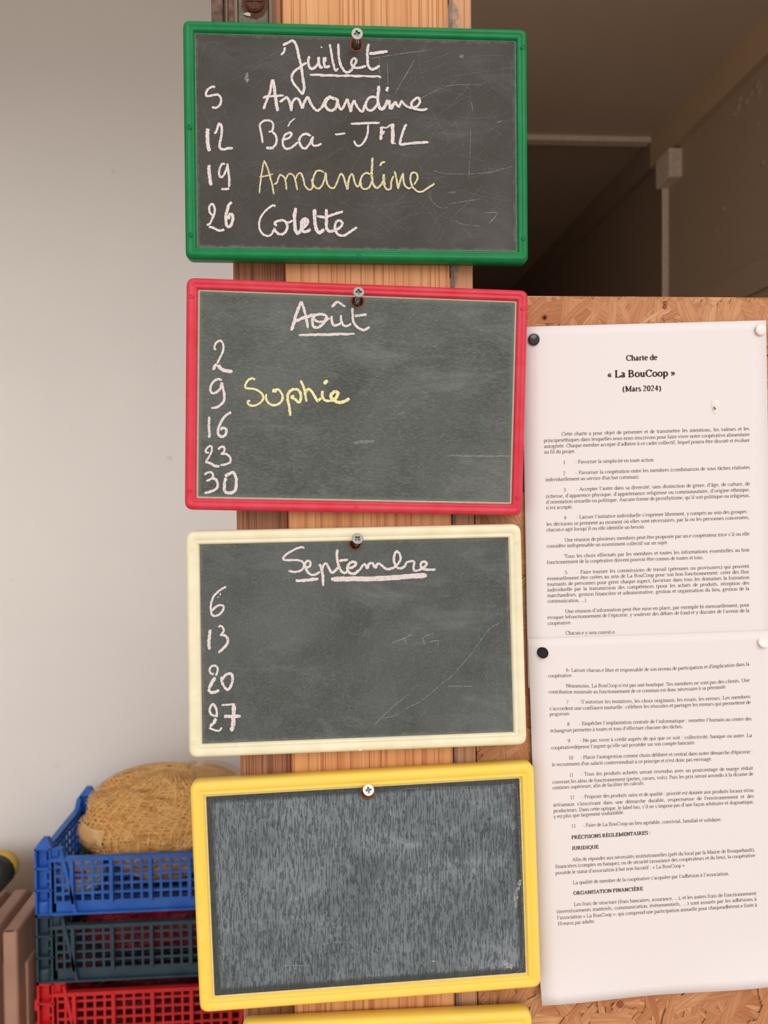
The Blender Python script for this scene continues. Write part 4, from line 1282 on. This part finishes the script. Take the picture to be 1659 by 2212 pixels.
T2 = [
 (1360, False, [("6- Laisser chacun.e libre et responsable de son niveau de participation et d'implication dans la", 291, 285, 1534, 243, 14), ('coopérative.', 170, 324, 336, 321)]),
 (1360, False, [('Néanmoins, La BouCoop n’est pas une boutique. Ses membres ne sont pas des clients. Une', 291, 392, 1536, 353, 10), ('contribution minimale au fonctionnement de ce commun est donc nécessaire à sa pérennité.', 173, 432, 1379, 398, 11)]),
 (1360, False, [('7', 291, 502, 306, 502), ('- S’autoriser les tentatives, les choix originaux, les essais, les erreurs. Les membres', 373, 500, 1541, 464, 8),
   ('s’accordent une confiance mutuelle : célébrer les réussites et partager les erreurs qui permettent de', 178, 546, 1543, 503, 6), ('progresser.', 180, 584, 321, 580)]),
 (1360, False, [('8', 298, 652, 312, 652), ('- Empêcher l’implantation centrale de l’informatique : remettre l’humain au centre des', 378, 648, 1549, 615), ('échangeset permettre à toutes et tous d’effectuer chacune des tâches.', 185, 697, 1084, 667)]),
 (1360, False, [('9', 302, 765, 318, 765), ('- Ne pas vivre à crédit auprès de qui que ce soit : collectivité, banque ou autre. La', 384, 763, 1552, 727), ('coopérativedépense l’argent qu’elle sait posséder sur son compte bancaire.', 190, 812, 1168, 776)]),
 (1360, False, [('10', 308, 880, 340, 879), ("- Placer l'autogestion comme choix délibéré et central dans notre démarche d'épicerie :", 387, 877, 1556, 838), ("le recrutement d'un salarié contreviendrait à ce principe et n'est donc pas envisagé.", 195, 926, 1281, 887)]),
 (1360, False, [('11', 314, 996, 341, 996), ('- Tous les produits achetés seront revendus avec un pourcentage de marge réduit', 391, 991, 1558, 949),
   ('couvrant les aléas de fonctionnement (pertes, casses, vols). Puis les prix seront arrondis à la dizaine de', 199, 1044, 1560, 988), ('centimes supérieure, afin de faciliter les calculs.', 200, 1083, 824, 1050)]),
 (1360, False, [('12', 319, 1148, 349, 1147), ('- Proposer des produits sains et de qualité : priorité est donnée aux produits locaux et/ou', 397, 1144, 1562, 1099)]),
 (1720, False, [("artisanaux s'inscrivant dans une démarche durable, respectueuse de l'environnement et des", 204, 70, 1564, 10),
   ('producteurs. Dans cette optique, le label bio, s’il ne s’impose pas d’une façon arbitraire et dogmatique,', 206, 110, 1565, 48), ('y est plus que largement souhaitable.', 207, 149, 686, 119)]),
 (1720, False, [('13', 328, 214, 356, 212), ('- Faire de La BouCoop un lieu agréable, convivial, familial et solidaire.', 405, 208, 1347, 168)]),
 (1720, True, [('PRÉCISIONS RÉGLEMENTAIRES :', 329, 291, 866, 258)]), (1720, True, [('JURIDIQUE', 331, 364, 513, 354)]),
 (1720, False, [('Afin de répondre aux nécessités institutionnelles (prêt du local par la Mairie de Bouquehault),', 333, 441, 1572, 373),
   ('financières (comptes en banque), ou de sécurité (assurance des coopérateurs et du lieu), la coopérative', 219, 488, 1573, 411), ('possède le statut d’association à but non lucratif : « La BouCoop »', 220, 531, 1096, 479)]),
 (1720, False, [('La qualité de membre de la coopérative s’acquière par l’adhésion à l’association.', 338, 597, 1398, 534)]),
 (1720, True, [('ORGANISATION FINANCIÈRE', 342, 669, 814, 637)]),
 (1720, False, [('Les frais de structure (frais bancaires, assurance, ...), et les autres frais de fonctionnement', 344, 744, 1581, 668),
   ('(investissements matériels, communication, événementiels, …) sont assurés par les adhésions à', 228, 793, 1583, 707),
   ('l’association « La BouCoop », qui comprend une participation annuelle pour chaqueadhérent.e fixée à', 231, 835, 1586, 747), ('10 euros par adulte.', 233, 876, 489, 857)]),
]
for oy, bold, lines in T2:
    paragraph(S2, oy, lines, 11.3, bold, PY2)
# torn spot where something was pulled off the upper sheet
c = U(1546, 877, PY1 - 0.0002)
V, Fc = [], []
K = 16
for ring_i, (rr, yy) in enumerate(((1.0, 0.0), (0.6, -0.0008), (0.3, -0.0012))):
    for j in range(K):
        q = 2 * math.pi * j / K
        k = rr * (1 + 0.12 * math.sin(3 * q + ring_i))
        V.append(c + Vector((0.0034 * k * math.cos(q), yy * 0.8, 0.0062 * k * math.sin(q))))
for r_ in range(2):
    for j in range(K):
        Fc.append((r_ * K + j, r_ * K + (j + 1) % K, (r_ + 1) * K + (j + 1) % K, (r_ + 1) * K + j))
Fc.append(tuple(2 * K + j for j in range(K)))
M['torn'] = mat_plain('torn_fibre', lin(236, 229, 220), 0.9, 0.1, var=0.08, scale=900)
o = from_py('torn_spot', V, Fc, M['torn'], S1, True)
o['label'] = 'raised torn spot'
c = U(1544, 881, PY1 - 0.0018)
from_py('torn_slit', [c + Vector(v) for v in ((-0.0008, 0, 0.0014), (0.0, 0, 0.0002), (0.0012, 0, -0.001), (0.0004, 0, -0.0014), (-0.0009, 0, 0.0))], [(0, 1, 2, 3, 4)], M['hole_dark'], S1)


# ------------------------------------------------------------------ drawing pins
def pin(px, py, Y, mat, label, tilt):
    c = U(px, py, Y)
    t_ = thing('drawing_pin', c, label, 'pin', None)
    rot = Matrix.Rotation(math.radians(90), 4, 'X') @ Matrix.Rotation(tilt[0], 4, 'X') @ Matrix.Rotation(tilt[1], 4, 'Y')
    bm = bmesh.new()
    Mx = Matrix.Translation(c) @ rot
    lathe(bm, [(0.0005, 0.0010), (0.0044, 0.0010), (0.0047, 0.0013), (0.0047, 0.0018), (0.0044, 0.0023), (0.0036, 0.0026), (0.0022, 0.0028), (0.0001, 0.0029)], 26, Mx)
    from_bm('cap', bm, M[mat], t_, True)
    bm = bmesh.new()
    lathe(bm, [(0.0005, 0.002), (0.0005, -0.005), (0.0001, -0.0068)], 10, Mx)
    from_bm('spike', bm, M['steel'], t_, True)


M['pin_black'] = mat_plain('black_plastic', lin(30, 26, 26), 0.16, 0.6, var=0.02)
M['pin_black_matt'] = mat_plain('black_plastic_matt', lin(22, 18, 18), 0.55, 0.2, var=0.02)
M['pin_white'] = mat_plain('white_plastic', lin(236, 230, 222), 0.35, 0.4, var=0.02)
pin(1152, 734, PY1, 'pin_black', 'glossy black drawing pin at the top corner of the titled sheet', (0.1, 0.06))
pin(1641, 713, PY1, 'pin_white', 'white drawing pin at the top corner of the titled sheet', (0.0, 0.1))
pin(1171, 1411, PY2, 'pin_black_matt', 'matt black drawing pin holding the lower printed sheet', (-0.5, 0.1))
pin(1647, 1389, PY2, 'pin_white', 'white drawing pin holding the lower printed sheet', (-0.5, 0.1))

# ------------------------------------------------------------------ stacked vegetable crates
FY = 1.02
CW, CD = 0.50, 0.30
cx0 = U(76, 1960, FY).x
zb = U(76, 1979, FY).z
PIT = zb - U(76, 2125, FY).z


def mat_crate(name, c, hi):
    n = NT(name, 0.42, 0.4)
    f = n.noise(n.coord(), 25, 4)
    n.color(n.ramp(f, [(0.35, c), (0.75, hi)]))
    return n.m


M['crate_blue'] = mat_crate('blue_crate_plastic', lin(38, 93, 182), lin(54, 112, 194))
M['crate_dark'] = mat_crate('petrol_crate_plastic', lin(42, 64, 76), lin(54, 78, 90))
M['crate_red'] = mat_crate('red_crate_plastic', lin(206, 34, 38), lin(220, 50, 52))


def lattice(bm, org, du, L, z0, z1, pitch, out, ribs=4, bar=0.0048):
    """grid wall from org along du (length L) between heights z0 and z1; 'out' points outwards"""
    n = max(1, round(L / pitch))
    for i in range(n + 1):
        p = org + du * (L * i / n)
        rib = (i % ribs == ribs // 2)
        w = 0.0075 if rib else bar
        t = 0.012 if rib else 0.004
        beam(bm, Vector((p.x, p.y, z0)) + out * (t / 2 - 0.002), Vector((p.x, p.y, z1)) + out * (t / 2 - 0.002), w, t, out)
    m = max(1, round((z1 - z0) / pitch))
    for j in range(m + 1):
        z = z0 + (z1 - z0) * j / m
        a_, b_ = Vector((org.x, org.y, z)), Vector((org.x, org.y, z)) + du * L
        beam(bm, a_, b_, bar, 0.0036, out)


def crate(z0, mat, label, rounded_lug=False):
    c = thing('crate', (cx0 + CW / 2, FY + CD / 2, z0), label, 'crate', 'plastic vegetable crates stacked beside the radiator')
    m = M[mat]
    H = PIT - 0.002
    x0, x1, y0, y1 = cx0, cx0 + CW, FY, FY + CD
    zr = z0 + H - 0.024
    cw = 0.036
    # base grid
    bm = bmesh.new()
    bbox(bm, (x0 + 0.006, y0 + 0.006, z0 + 0.002), (x1 - 0.006, y0 + 0.018, z0 + 0.008))
    bbox(bm, (x0 + 0.006, y1 - 0.018, z0 + 0.002), (x1 - 0.006, y1 - 0.006, z0 + 0.008))
    for i in range(17):
        x = x0 + 0.012 + (CW - 0.024) * i / 16
        bbox(bm, (x - 0.004, y0 + 0.012, z0 + 0.003), (x + 0.004, y1 - 0.012, z0 + 0.007))
    for i in range(9):
        y = y0 + 0.03 + (CD - 0.06) * i / 8
        bbox(bm, (x0 + 0.008, y - 0.004, z0 + 0.0035), (x1 - 0.008, y + 0.004, z0 + 0.0065))
    from_bm('base_grid', bm, m, c)
    # long walls
    for (yy, out) in ((y0 + 0.006, Vector((0, -1, 0))), (y1 - 0.006, Vector((0, 1, 0)))):
        bm = bmesh.new()
        org = Vector((x0 + cw, yy, 0))
        lattice(bm, org, Vector((1, 0, 0)), CW - 2 * cw, z0 + 0.024, zr, 0.0207, out)
        beam(bm, (x0 + cw - 0.004, yy, z0 + 0.013), (x1 - cw + 0.004, yy, z0 + 0.013), 0.021, 0.004, out)
        beam(bm, Vector((x0 + cw - 0.004, yy, z0 + 0.003)) + out * 0.004, Vector((x1 - cw + 0.004, yy, z0 + 0.003)) + out * 0.004, 0.004, 0.011, out)
        beam(bm, Vector((x0 + cw - 0.004, yy, zr)) + out * 0.003, Vector((x1 - cw + 0.004, yy, zr)) + out * 0.003, 0.008, 0.011, out)
        for s_ in (-1, 1):
            ex = x0 + cw if s_ < 0 else x1 - cw
            q = -s_
            beam(bm, Vector((ex + q * 0.020, yy, z0 + H - 0.004)) + out * 0.004, Vector((ex + q * 0.048, yy, z0 + 0.003)) + out * 0.004, 0.0065, 0.012, out)
            beam(bm, (ex, yy, z0 + H - 0.003), (ex + q * 0.022, yy, z0 + H - 0.003), 0.006, 0.006, out)
            beam(bm, (ex + q * 0.009, yy, zr), (ex + q * 0.009, yy, z0 + H - 0.003), 0.005, 0.004, out)
        from_bm('long_wall', bm, m, c)
    # end walls
    for (xx, out) in ((x0 + 0.006, Vector((-1, 0, 0))), (x1 - 0.006, Vector((1, 0, 0)))):
        bm = bmesh.new()
        org = Vector((xx, y0 + cw, 0))
        lattice(bm, org, Vector((0, 1, 0)), CD - 2 * cw, z0 + 0.024, zr, 0.0207, out)
        beam(bm, (xx, y0 + cw - 0.004, z0 + 0.013), (xx, y1 - cw + 0.004, z0 + 0.013), 0.021, 0.004, out)
        beam(bm, (xx, y0 + cw - 0.006, zr), (xx, y1 - cw + 0.006, zr), 0.010, 0.014, out)
        for s_ in (-1, 1):
            ey = y0 + cw if s_ < 0 else y1 - cw
            beam(bm, (xx, ey, z0 + H - 0.002), (xx, ey - s_ * 0.020, zr), 0.010, 0.010, out)
        from_bm('end_wall', bm, m, c)
    # corner columns: open channels with shelf ribs, a foot cup and a pointed lug on top
    for sx in (0, 1):
        for sy in (0, 1):
            X = x0 if sx == 0 else x1
            Y = y0 if sy == 0 else y1
            qx = 1 if sx == 0 else -1
            qy = 1 if sy == 0 else -1
            bm = bmesh.new()

            def bx(a0, a1, b0, b1, c0, c1):
                xs = sorted((X + qx * a0, X + qx * a1))
                ys = sorted((Y + qy * b0, Y + qy * b1))
                bbox(bm, (xs[0], ys[0], c0), (xs[1], ys[1], c1))
            bx(0.0, 0.004, 0.0, cw, z0, z0 + H)
            bx(0.0045, 0.020, 0.014, 0.018, z0, z0 + H)
            bx(0.020, cw, 0.014, 0.017, z0 + H - 0.012, z0 + H)
            for k in range(5):
                zz = z0 + 0.022 + k * (H - 0.04) / 5
                bx(0.020, cw, 0.014, 0.017, zz, zz + 0.006)
            bx(0.030, 0.034, 0.0, 0.018, z0, z0 + H)
            bx(cw - 0.004, cw + 0.006, 0.004, 0.008, z0, z0 + H)
            for zz in (0.0, 0.052, 0.098, H - 0.003):
                bx(0.0, cw, 0.0, 0.018, z0 + zz, z0 + zz + 0.003)
            if rounded_lug:
                for zz in (0.035, 0.085):
                    bx(-0.006, 0.004, 0.002, 0.016, z0 + zz, z0 + zz + 0.022)
            # foot cup
            cc_ = Vector((X + qx * 0.015, Y + qy * 0.014, z0))
            lathe(bm, [(0.013, 0.003), (0.014, 0.006), (0.0135, 0.022), (0.011, 0.027), (0.0005, 0.027)], 14, Matrix.Translation(cc_))
            # lug
            lx = (X + qx * 0.004, X + qx * 0.028)
            ly = (Y + qy * 0.004, Y + qy * 0.020)
            zt = z0 + H
            if mat == 'crate_blue':
                b4 = [bm.verts.new((x, y, zt)) for x, y in ((X, Y), (X + qx * cw, Y), (X + qx * cw, Y + qy * 0.022), (X, Y + qy * 0.022))]
                t4 = [bm.verts.new((x, y, zt + 0.020)) for x, y in ((X + qx * 0.015, Y + qy * 0.005), (X + qx * 0.026, Y + qy * 0.005), (X + qx * 0.026, Y + qy * 0.017), (X + qx * 0.015, Y + qy * 0.017))]
                for i in range(4):
                    bm.faces.new((b4[i], b4[(i + 1) % 4], t4[(i + 1) % 4], t4[i]))
                bm.faces.new(t4)
            bmesh.ops.recalc_face_normals(bm, faces=bm.faces[:])
            from_bm('corner_column', bm, m, c)
    return c


crate(zb, 'crate_blue', 'blue plastic crate on top of the stack, holding an orange net sack')
crate(zb - PIT, 'crate_dark', 'dark petrol plastic crate in the middle of the stack, with red netting inside')
crate(zb - 2 * PIT, 'crate_red', 'red plastic crate under the dark one in the stack', True)
# low bench the stack stands on
zbench = zb - 2 * PIT - 0.0008
M['bench'] = mat_pine('bench_wood', lin(150, 120, 92), lin(130, 100, 74), lin(90, 66, 48))
bench = thing('low_bench', (cx0 + CW / 2, FY + CD / 2, 0), 'low wooden bench under the red crate', 'bench')
for k in range(4):
    box_obj('slat', (cx0 - 0.02, FY - 0.01 + k * 0.081, zbench - 0.022), (cx0 + CW + 0.02, FY + 0.065 + k * 0.081, zbench), M['bench'], bench, 0.002)
for sx in (0.0, CW - 0.04):
    for sy in (0.0, CD - 0.04):
        box_obj('leg', (cx0 + sx, FY + sy, 0.0), (cx0 + sx + 0.04, FY + sy + 0.04, zbench - 0.0225), M['bench'], bench, 0.002)


# ------------------------------------------------------------------ net sacks
def net_sack(name, label, ctr, rx, ry, rz, body_mat, net_mat, nu, nv, seed, v0=-0.5, lump=0.10, sq=2.0, wv=0.0016, wh=0.0009, body=True, layers=1, cat='sack', taper=0.0):
    base = Vector((ctr.x, ctr.y, ctr.z - rz))
    t_ = thing(name, base, label, cat)

    def S(u, v, k=1.0):
        cu, su, cv, sv = math.cos(u), math.sin(u), math.cos(v), math.sin(v)
        e = 2.0 / sq
        f = lambda x: math.copysign(abs(x) ** e, x)
        d = Vector((f(cu) * f(cv), f(su) * f(cv), f(sv)))
        w = 1.0 + lump * mnoise.noise(Vector((cu * cv * 2.6 + seed, su * cv * 2.6, sv * 2.6))) + lump * 0.35 * mnoise.noise(Vector((cu * cv * 8 + seed, su * cv * 8, sv * 8)))
        w = min(w, 1.06) * k
        tp = 1.0 - taper * max(0.0, -sv) ** 1.3
        return ctr + Vector((d.x * rx * w * tp, d.y * ry * w, d.z * rz * (w if sv > 0 else min(w, 1.0))))

    def N(u, v):
        e = 0.01
        n_ = (S(u + e, v) - S(u - e, v)).cross(S(u, v + e) - S(u, v - e))
        return n_.normalized() if n_.length > 1e-12 else Vector((0, 0, 1))
    vlo, vhi = v0 * math.pi, 0.5 * math.pi
    if body:
        nu_, nv_ = 64, 36
        V, Fc = [], []
        for j in range(nv_ + 1):
            for i in range(nu_):
                V.append(S(2 * math.pi * i / nu_, vlo + (vhi - vlo) * j / nv_, 0.955))
        for j in range(nv_):
            for i in range(nu_):
                Fc.append((j * nu_ + i, j * nu_ + (i + 1) % nu_, (j + 1) * nu_ + (i + 1) % nu_, (j + 1) * nu_ + i))
        from_py('contents', V, Fc, M[body_mat], t_, True)
    for ly in range(layers):
        acc = ([], [])
        k = 1.0 - 0.02 * ly
        tw = 0.35 + 0.5 * ly
        sh = seed + 11 * ly
        for i in range(nu):
            u0 = 2 * math.pi * (i + 0.5 * ly) / nu
            P, Nn = [], []
            m_ = 42
            for j in range(m_ + 1):
                v = vlo + (vhi * 0.985 - vlo) * j / m_
                u = u0 + tw * 0.5 * mnoise.noise(Vector((math.cos(u0) * 1.5 + sh, math.sin(u0) * 1.5, v * 1.8))) + 0.25 * (v - vlo) * (1 if ly == 0 else -1)
                P.append(S(u, v, k))
                Nn.append(N(u, v))
            ribbon3d(acc, P, Nn, wv)
        o_ = from_py('net_strands', acc[0], acc[1], M[net_mat], t_)
        o_['kind'] = 'stuff'
        acc = ([], [])
        for j in range(nv):
            vb = vlo + (vhi * 0.985 - vlo) * (j + 0.5) / nv
            P, Nn = [], []
            m_ = 110
            for i in range(m_ + 1):
                u = 2 * math.pi * i / m_
                v = vb + 0.10 * mnoise.noise(Vector((math.cos(u) * 2 + sh, math.sin(u) * 2, vb * 3))) + 0.012 * math.sin(u * 40 + j * 2.4)
                v = max(vlo, min(vhi * 0.985, v))
                P.append(S(u, v, k * 1.002))
                Nn.append(N(u, v))
            ribbon3d(acc, P, Nn, wh)
        o_ = from_py('net_weave', acc[0], acc[1], M[net_mat], t_)
        o_['kind'] = 'stuff'
    return t_, S


def mat_net(name, c, hi):
    n = NT(name, 0.5, 0.35)
    f = n.noise(n.coord(), 120, 3)
    n.color(n.ramp(f, [(0.35, c), (0.7, hi)]))
    return n.m


def mat_lumps(name, cols, scale):
    n = NT(name, 0.7, 0.25)
    vo = n.n('ShaderNodeTexVoronoi')
    vo.inputs['Scale'].default_value = scale
    n.l(n.coord(), vo.inputs['Vector'])
    f = n.noise(n.coord(), scale * 1.3, 5, 0.7, 0.6)
    n.color(n.ramp(f, [(0.32, cols[0]), (0.45, cols[1]), (0.6, cols[2])]))
    n.bump(f, 0.8, 0.006)
    return n.m


M['net_orange'] = mat_net('orange_net', lin(234, 178, 102), lin(244, 204, 138))
M['net_pale'] = mat_net('pale_net', lin(224, 180, 120), lin(236, 204, 152))
M['orange_body'] = mat_lumps('layered_orange_net', (lin(140, 92, 46), lin(216, 150, 76), lin(236, 180, 106)), 60)
M['net_red'] = mat_net('red_net', lin(170, 34, 46), lin(196, 62, 70))
M['red_body'] = mat_lumps('red_netting', (lin(46, 18, 20), lin(120, 26, 36), lin(176, 46, 58)), 55)

zt = U(335, 1662, FY + 0.15).z
zf = zb + 0.009
rz = (zt - zf) / 2
sc_ = Vector((U(368, 1800, FY + 0.15).x, FY + 0.15, zf + rz))
sack, S_or = net_sack('net_sack', 'orange mesh net sack bulging out of the blue crate', sc_, 0.192, 0.122, rz, 'orange_body', 'net_orange', 64, 56, 3.1, lump=0.2, sq=2.3, layers=3, wv=0.0024, wh=0.0014, taper=0.5)
# loose sheer neck of the sack, gathered over its far shoulder
acc = ([], [])
nk = Vector((U(432, 1716, FY + 0.17).x, FY + 0.175, U(432, 1716, FY + 0.17).z))


def NK(u, v):
    return nk + Vector((0.125 * math.cos(u) * math.cos(v), 0.07 * math.sin(u) * math.cos(v), 0.072 * math.sin(v) * (1 + 0.08 * math.sin(u * 3))))


for i in range(90):
    u = 2 * math.pi * i / 90
    P = [NK(u + 0.03 * math.sin(j), -0.15 + 1.62 * j / 16) for j in range(17)]
    ribbon3d(acc, P, [(p - nk).normalized() for p in P], 0.0011)
for j in range(22):
    v = -0.15 + 1.6 * j / 22
    P = [NK(2 * math.pi * i / 60, v + 0.02 * math.sin(i * 1.3)) for i in range(61)]
    ribbon3d(acc, P, [(p - nk).normalized() for p in P], 0.0009)
o = from_py('sheer_neck', acc[0], acc[1], M['net_pale'], sack)
o['kind'] = 'stuff'
o['label'] = 'loose single layer of pale net'
# flat folded band of net on the front left of the sack
bm_v, bm_f = [], []
bw, bh = 12, 4
for j in range(bh + 1):
    for i in range(bw + 1):
        u = math.radians(198 + 38 * i / bw)
        v = math.radians(-1 + 14 * j / bh - 3 * i / bw)
        p = S_or(u, v, 1.012)
        bm_v.append(p)
for j in range(bh):
    for i in range(bw):
        q = j * (bw + 1) + i
        bm_f.append((q, q + 1, q + bw + 2, q + bw + 1))
o = band = from_py('folded_band', bm_v, bm_f, M['net_pale'], sack, True)
sm = o.modifiers.new('thickness', 'SOLIDIFY')
sm.thickness = 0.003
acc = ([], [])
for j in range(9):
    P = []
    for i in range(bw + 1):
        u = math.radians(198 + 38 * i / bw)
        v = math.radians(-1 + 14 * j / 8 - 3 * i / bw)
        P.append(S_or(u, v, 1.032))
    ribbon3d(acc, P, [(p - sc_).normalized() for p in P], 0.0011)
o = from_py('band_threads', acc[0], acc[1], M['net_orange'], band)
o['kind'] = 'stuff'

c = Vector((cx0 + 0.255, FY + 0.15, zb - PIT + 0.009 + 0.058))
net_sack('net_sack', 'red mesh net sack filling the dark petrol crate', c, 0.185, 0.108, 0.058, 'red_body', 'net_red', 70, 26, 8.4, lump=0.18, sq=3.0, wv=0.002, wh=0.0016)
c = Vector((cx0 + 0.255, FY + 0.15, zb - 2 * PIT + 0.009 + 0.045))
M['net_dark'] = mat_net('dark_red_net', lin(104, 26, 34), lin(130, 40, 48))
M['dark_body'] = mat_lumps('dark_red_netting', (lin(30, 14, 16), lin(70, 20, 28), lin(104, 30, 40)), 55)
net_sack('net_sack', 'dark red mesh net sack inside the red crate', c, 0.185, 0.108, 0.045, 'dark_body', 'net_dark', 60, 22, 5.4, lump=0.18, sq=3.0, wv=0.002, wh=0.0016)


# ------------------------------------------------------------------ crumpled plastic bag in the blue crate
def crumple(name, label, ctr, rx, ry, rz_, mat, seed, cat):
    t_ = thing(name, (ctr.x, ctr.y, ctr.z - rz_), label, cat)
    V, Fc = [], []
    nu_, nv_ = 40, 22
    for j in range(nv_ + 1):
        v = -math.pi / 2 + math.pi * j / nv_
        for i in range(nu_):
            u = 2 * math.pi * i / nu_
            d = Vector((math.cos(u) * math.cos(v), math.sin(u) * math.cos(v), math.sin(v)))
            w = 0.9 + 0.22 * abs(mnoise.noise(d * 3.2 + Vector((seed, 0, 0)))) + 0.16 * mnoise.noise(d * 7 + Vector((seed, 3, 0)))
            V.append(ctr + Vector((d.x * rx * w, d.y * ry * w, d.z * rz_ * min(w, 1.0) if d.z < 0 else d.z * rz_ * w)))
    for j in range(nv_):
        for i in range(nu_):
            Fc.append((j * nu_ + i, j * nu_ + (i + 1) % nu_, (j + 1) * nu_ + (i + 1) % nu_, (j + 1) * nu_ + i))
    return from_py('bag_skin', V, Fc, M[mat], t_), V, nu_


M['bag'] = mat_plain('grey_white_film', lin(178, 172, 164), 0.3, 0.5, var=0.12, scale=40)
M['bag_red'] = mat_plain('red_print', lin(150, 38, 40), 0.4, var=0.2, scale=150)
bc = Vector((U(184, 1925, FY + 0.09).x, FY + 0.078, zb + 0.010 + 0.037))
bag, BV, bn = crumple('plastic_bag', 'crumpled grey-white plastic bag beside the orange net sack', bc, 0.050, 0.046, 0.037, 'bag', 2.2, 'bag')
V, Fc = [], []
for j in range(13, 17):
    for i in range(28, 34):
        V.append(bc + (BV[j * bn + i] - bc) * 1.02)
for j in range(3):
    for i in range(5):
        q = j * 6 + i
        Fc.append((q, q + 1, q + 7, q + 6))
o = from_py('red_print', V, Fc, M['bag_red'], bag)
o['label'] = 'red printed patch'
M['leaf'] = mat_plain('dark_green', lin(46, 74, 44), 0.5, var=0.2)
gc = Vector((U(178, 1878, FY + 0.1).x, FY + 0.185, zb + 0.010 + 0.036))
crumple('plastic_bag', 'small dark green bag wedged behind the grey-white bag', gc, 0.034, 0.034, 0.036, 'leaf', 6.1, 'bag')

# ------------------------------------------------------------------ cast iron radiator
M['radiator'] = mat_plain('brown_radiator_paint', lin(172, 132, 112), 0.5, 0.35, var=0.1, scale=14)
r_y0 = 1.005
r_top = U(20, 2013, r_y0).z
r_x1 = U(36, 2016, r_y0).x
rad = thing('radiator', (r_x1 - 0.14, r_y0 + 0.1, 0), 'brown painted cast iron column radiator beside the crates', 'radiator')
r_d, r_t, r_p = 0.205, 0.030, 0.047


def section(xr):
    prof = [(0.0, 0.06), (0.0, r_top - 0.0), (0.006, r_top + 0.0), (r_d - 0.03, r_top), (r_d, r_top - 0.022), (r_d, 0.06), (r_d - 0.03, 0.045), (r_d - 0.05, 0.0), (r_d - 0.07, 0.0), (r_d - 0.07, 0.05), (0.07, 0.05), (0.07, 0.0), (0.045, 0.0), (0.03, 0.045)]
    bm = bmesh.new()
    for (a_, b_, inset) in ((xr - r_t, xr, 0.0),):
        vs0 = [bm.verts.new((a_, r_y0 + y, z)) for y, z in prof]
        vs1 = [bm.verts.new((b_, r_y0 + y, z)) for y, z in prof]
        bm.faces.new(vs0)
        bm.faces.new(vs1[::-1])
        for i in range(len(prof)):
            bm.faces.new((vs0[i], vs0[(i + 1) % len(prof)], vs1[(i + 1) % len(prof)], vs1[i]))
    bmesh.ops.recalc_face_normals(bm, faces=bm.faces[:])
    bmesh.ops.bevel(bm, geom=bm.edges[:], offset=0.006, segments=3, profile=0.5, affect='EDGES')
    # two raised columns on the flank
    for y in (0.04, 0.115):
        bbox(bm, (xr - 0.003, r_y0 + y, 0.12), (xr + 0.005, r_y0 + y + 0.05, r_top - 0.09), 0.003, 2)
    from_bm('section', bm, M['radiator'], rad, True)
    for z in (r_top - 0.045, 0.11):
        bm = bmesh.new()
        lathe(bm, [(0.02, 0.0), (0.02, r_p - r_t)], 16, Matrix.Translation((xr - r_p, r_y0 + 0.11, z)) @ Matrix.Rotation(math.radians(90), 4, 'Y'))
        from_bm('hub', bm, M['radiator'], rad, True)


for k in range(8):
    section(r_x1 - k * r_p)

# ------------------------------------------------------------------ dark handle with a yellow rim lying on the radiator
M['handle_dark'] = mat_plain('dark_rubber', lin(46, 48, 42), 0.35, 0.4, var=0.1)
M['handle_yellow'] = mat_plain('yellow_rubber', lin(206, 168, 70), 0.45, var=0.08)
hy = r_y0 + 0.10
e1 = U(-6, 1884, hy)
e0 = U(-75, 2020, hy)
d = (e1 - e0).normalized()
e0 = e1 - d * ((e1.z - (r_top + 0.022)) / d.z)
hd = thing('tool_handle', (e0.x, e0.y, r_top), 'dark rounded handle with a yellow rim, leaning on top of the radiator', 'handle')


def capsule(name, a_, b_, r0, r1, mat):
    L = (b_ - a_).length
    Mx = Matrix.Translation(a_) @ (b_ - a_).to_track_quat('Z', 'Y').to_matrix().to_4x4()
    prof = [(0.0004, -r0)] + [(r0 * math.cos(t), r0 * math.sin(t)) for t in (-1.2, -0.8, -0.4, 0.0)] + [(r1 * math.cos(t), L + r1 * math.sin(t)) for t in (0.0, 0.3, 0.6, 0.9, 1.2, 1.45)] + [(0.0004, L + r1)]
    bm = bmesh.new()
    lathe(bm, prof, 24, Mx)
    bmesh.ops.recalc_face_normals(bm, faces=bm.faces[:])
    return from_bm(name, bm, M[mat], hd, True)


capsule('grip', e0, e1, 0.020, 0.037, 'handle_dark')
capsule('rim', e0 + Vector((0.002, 0.016, 0.002)), e1 + Vector((0.003, 0.016, 0.003)), 0.012, 0.0355, 'handle_yellow')
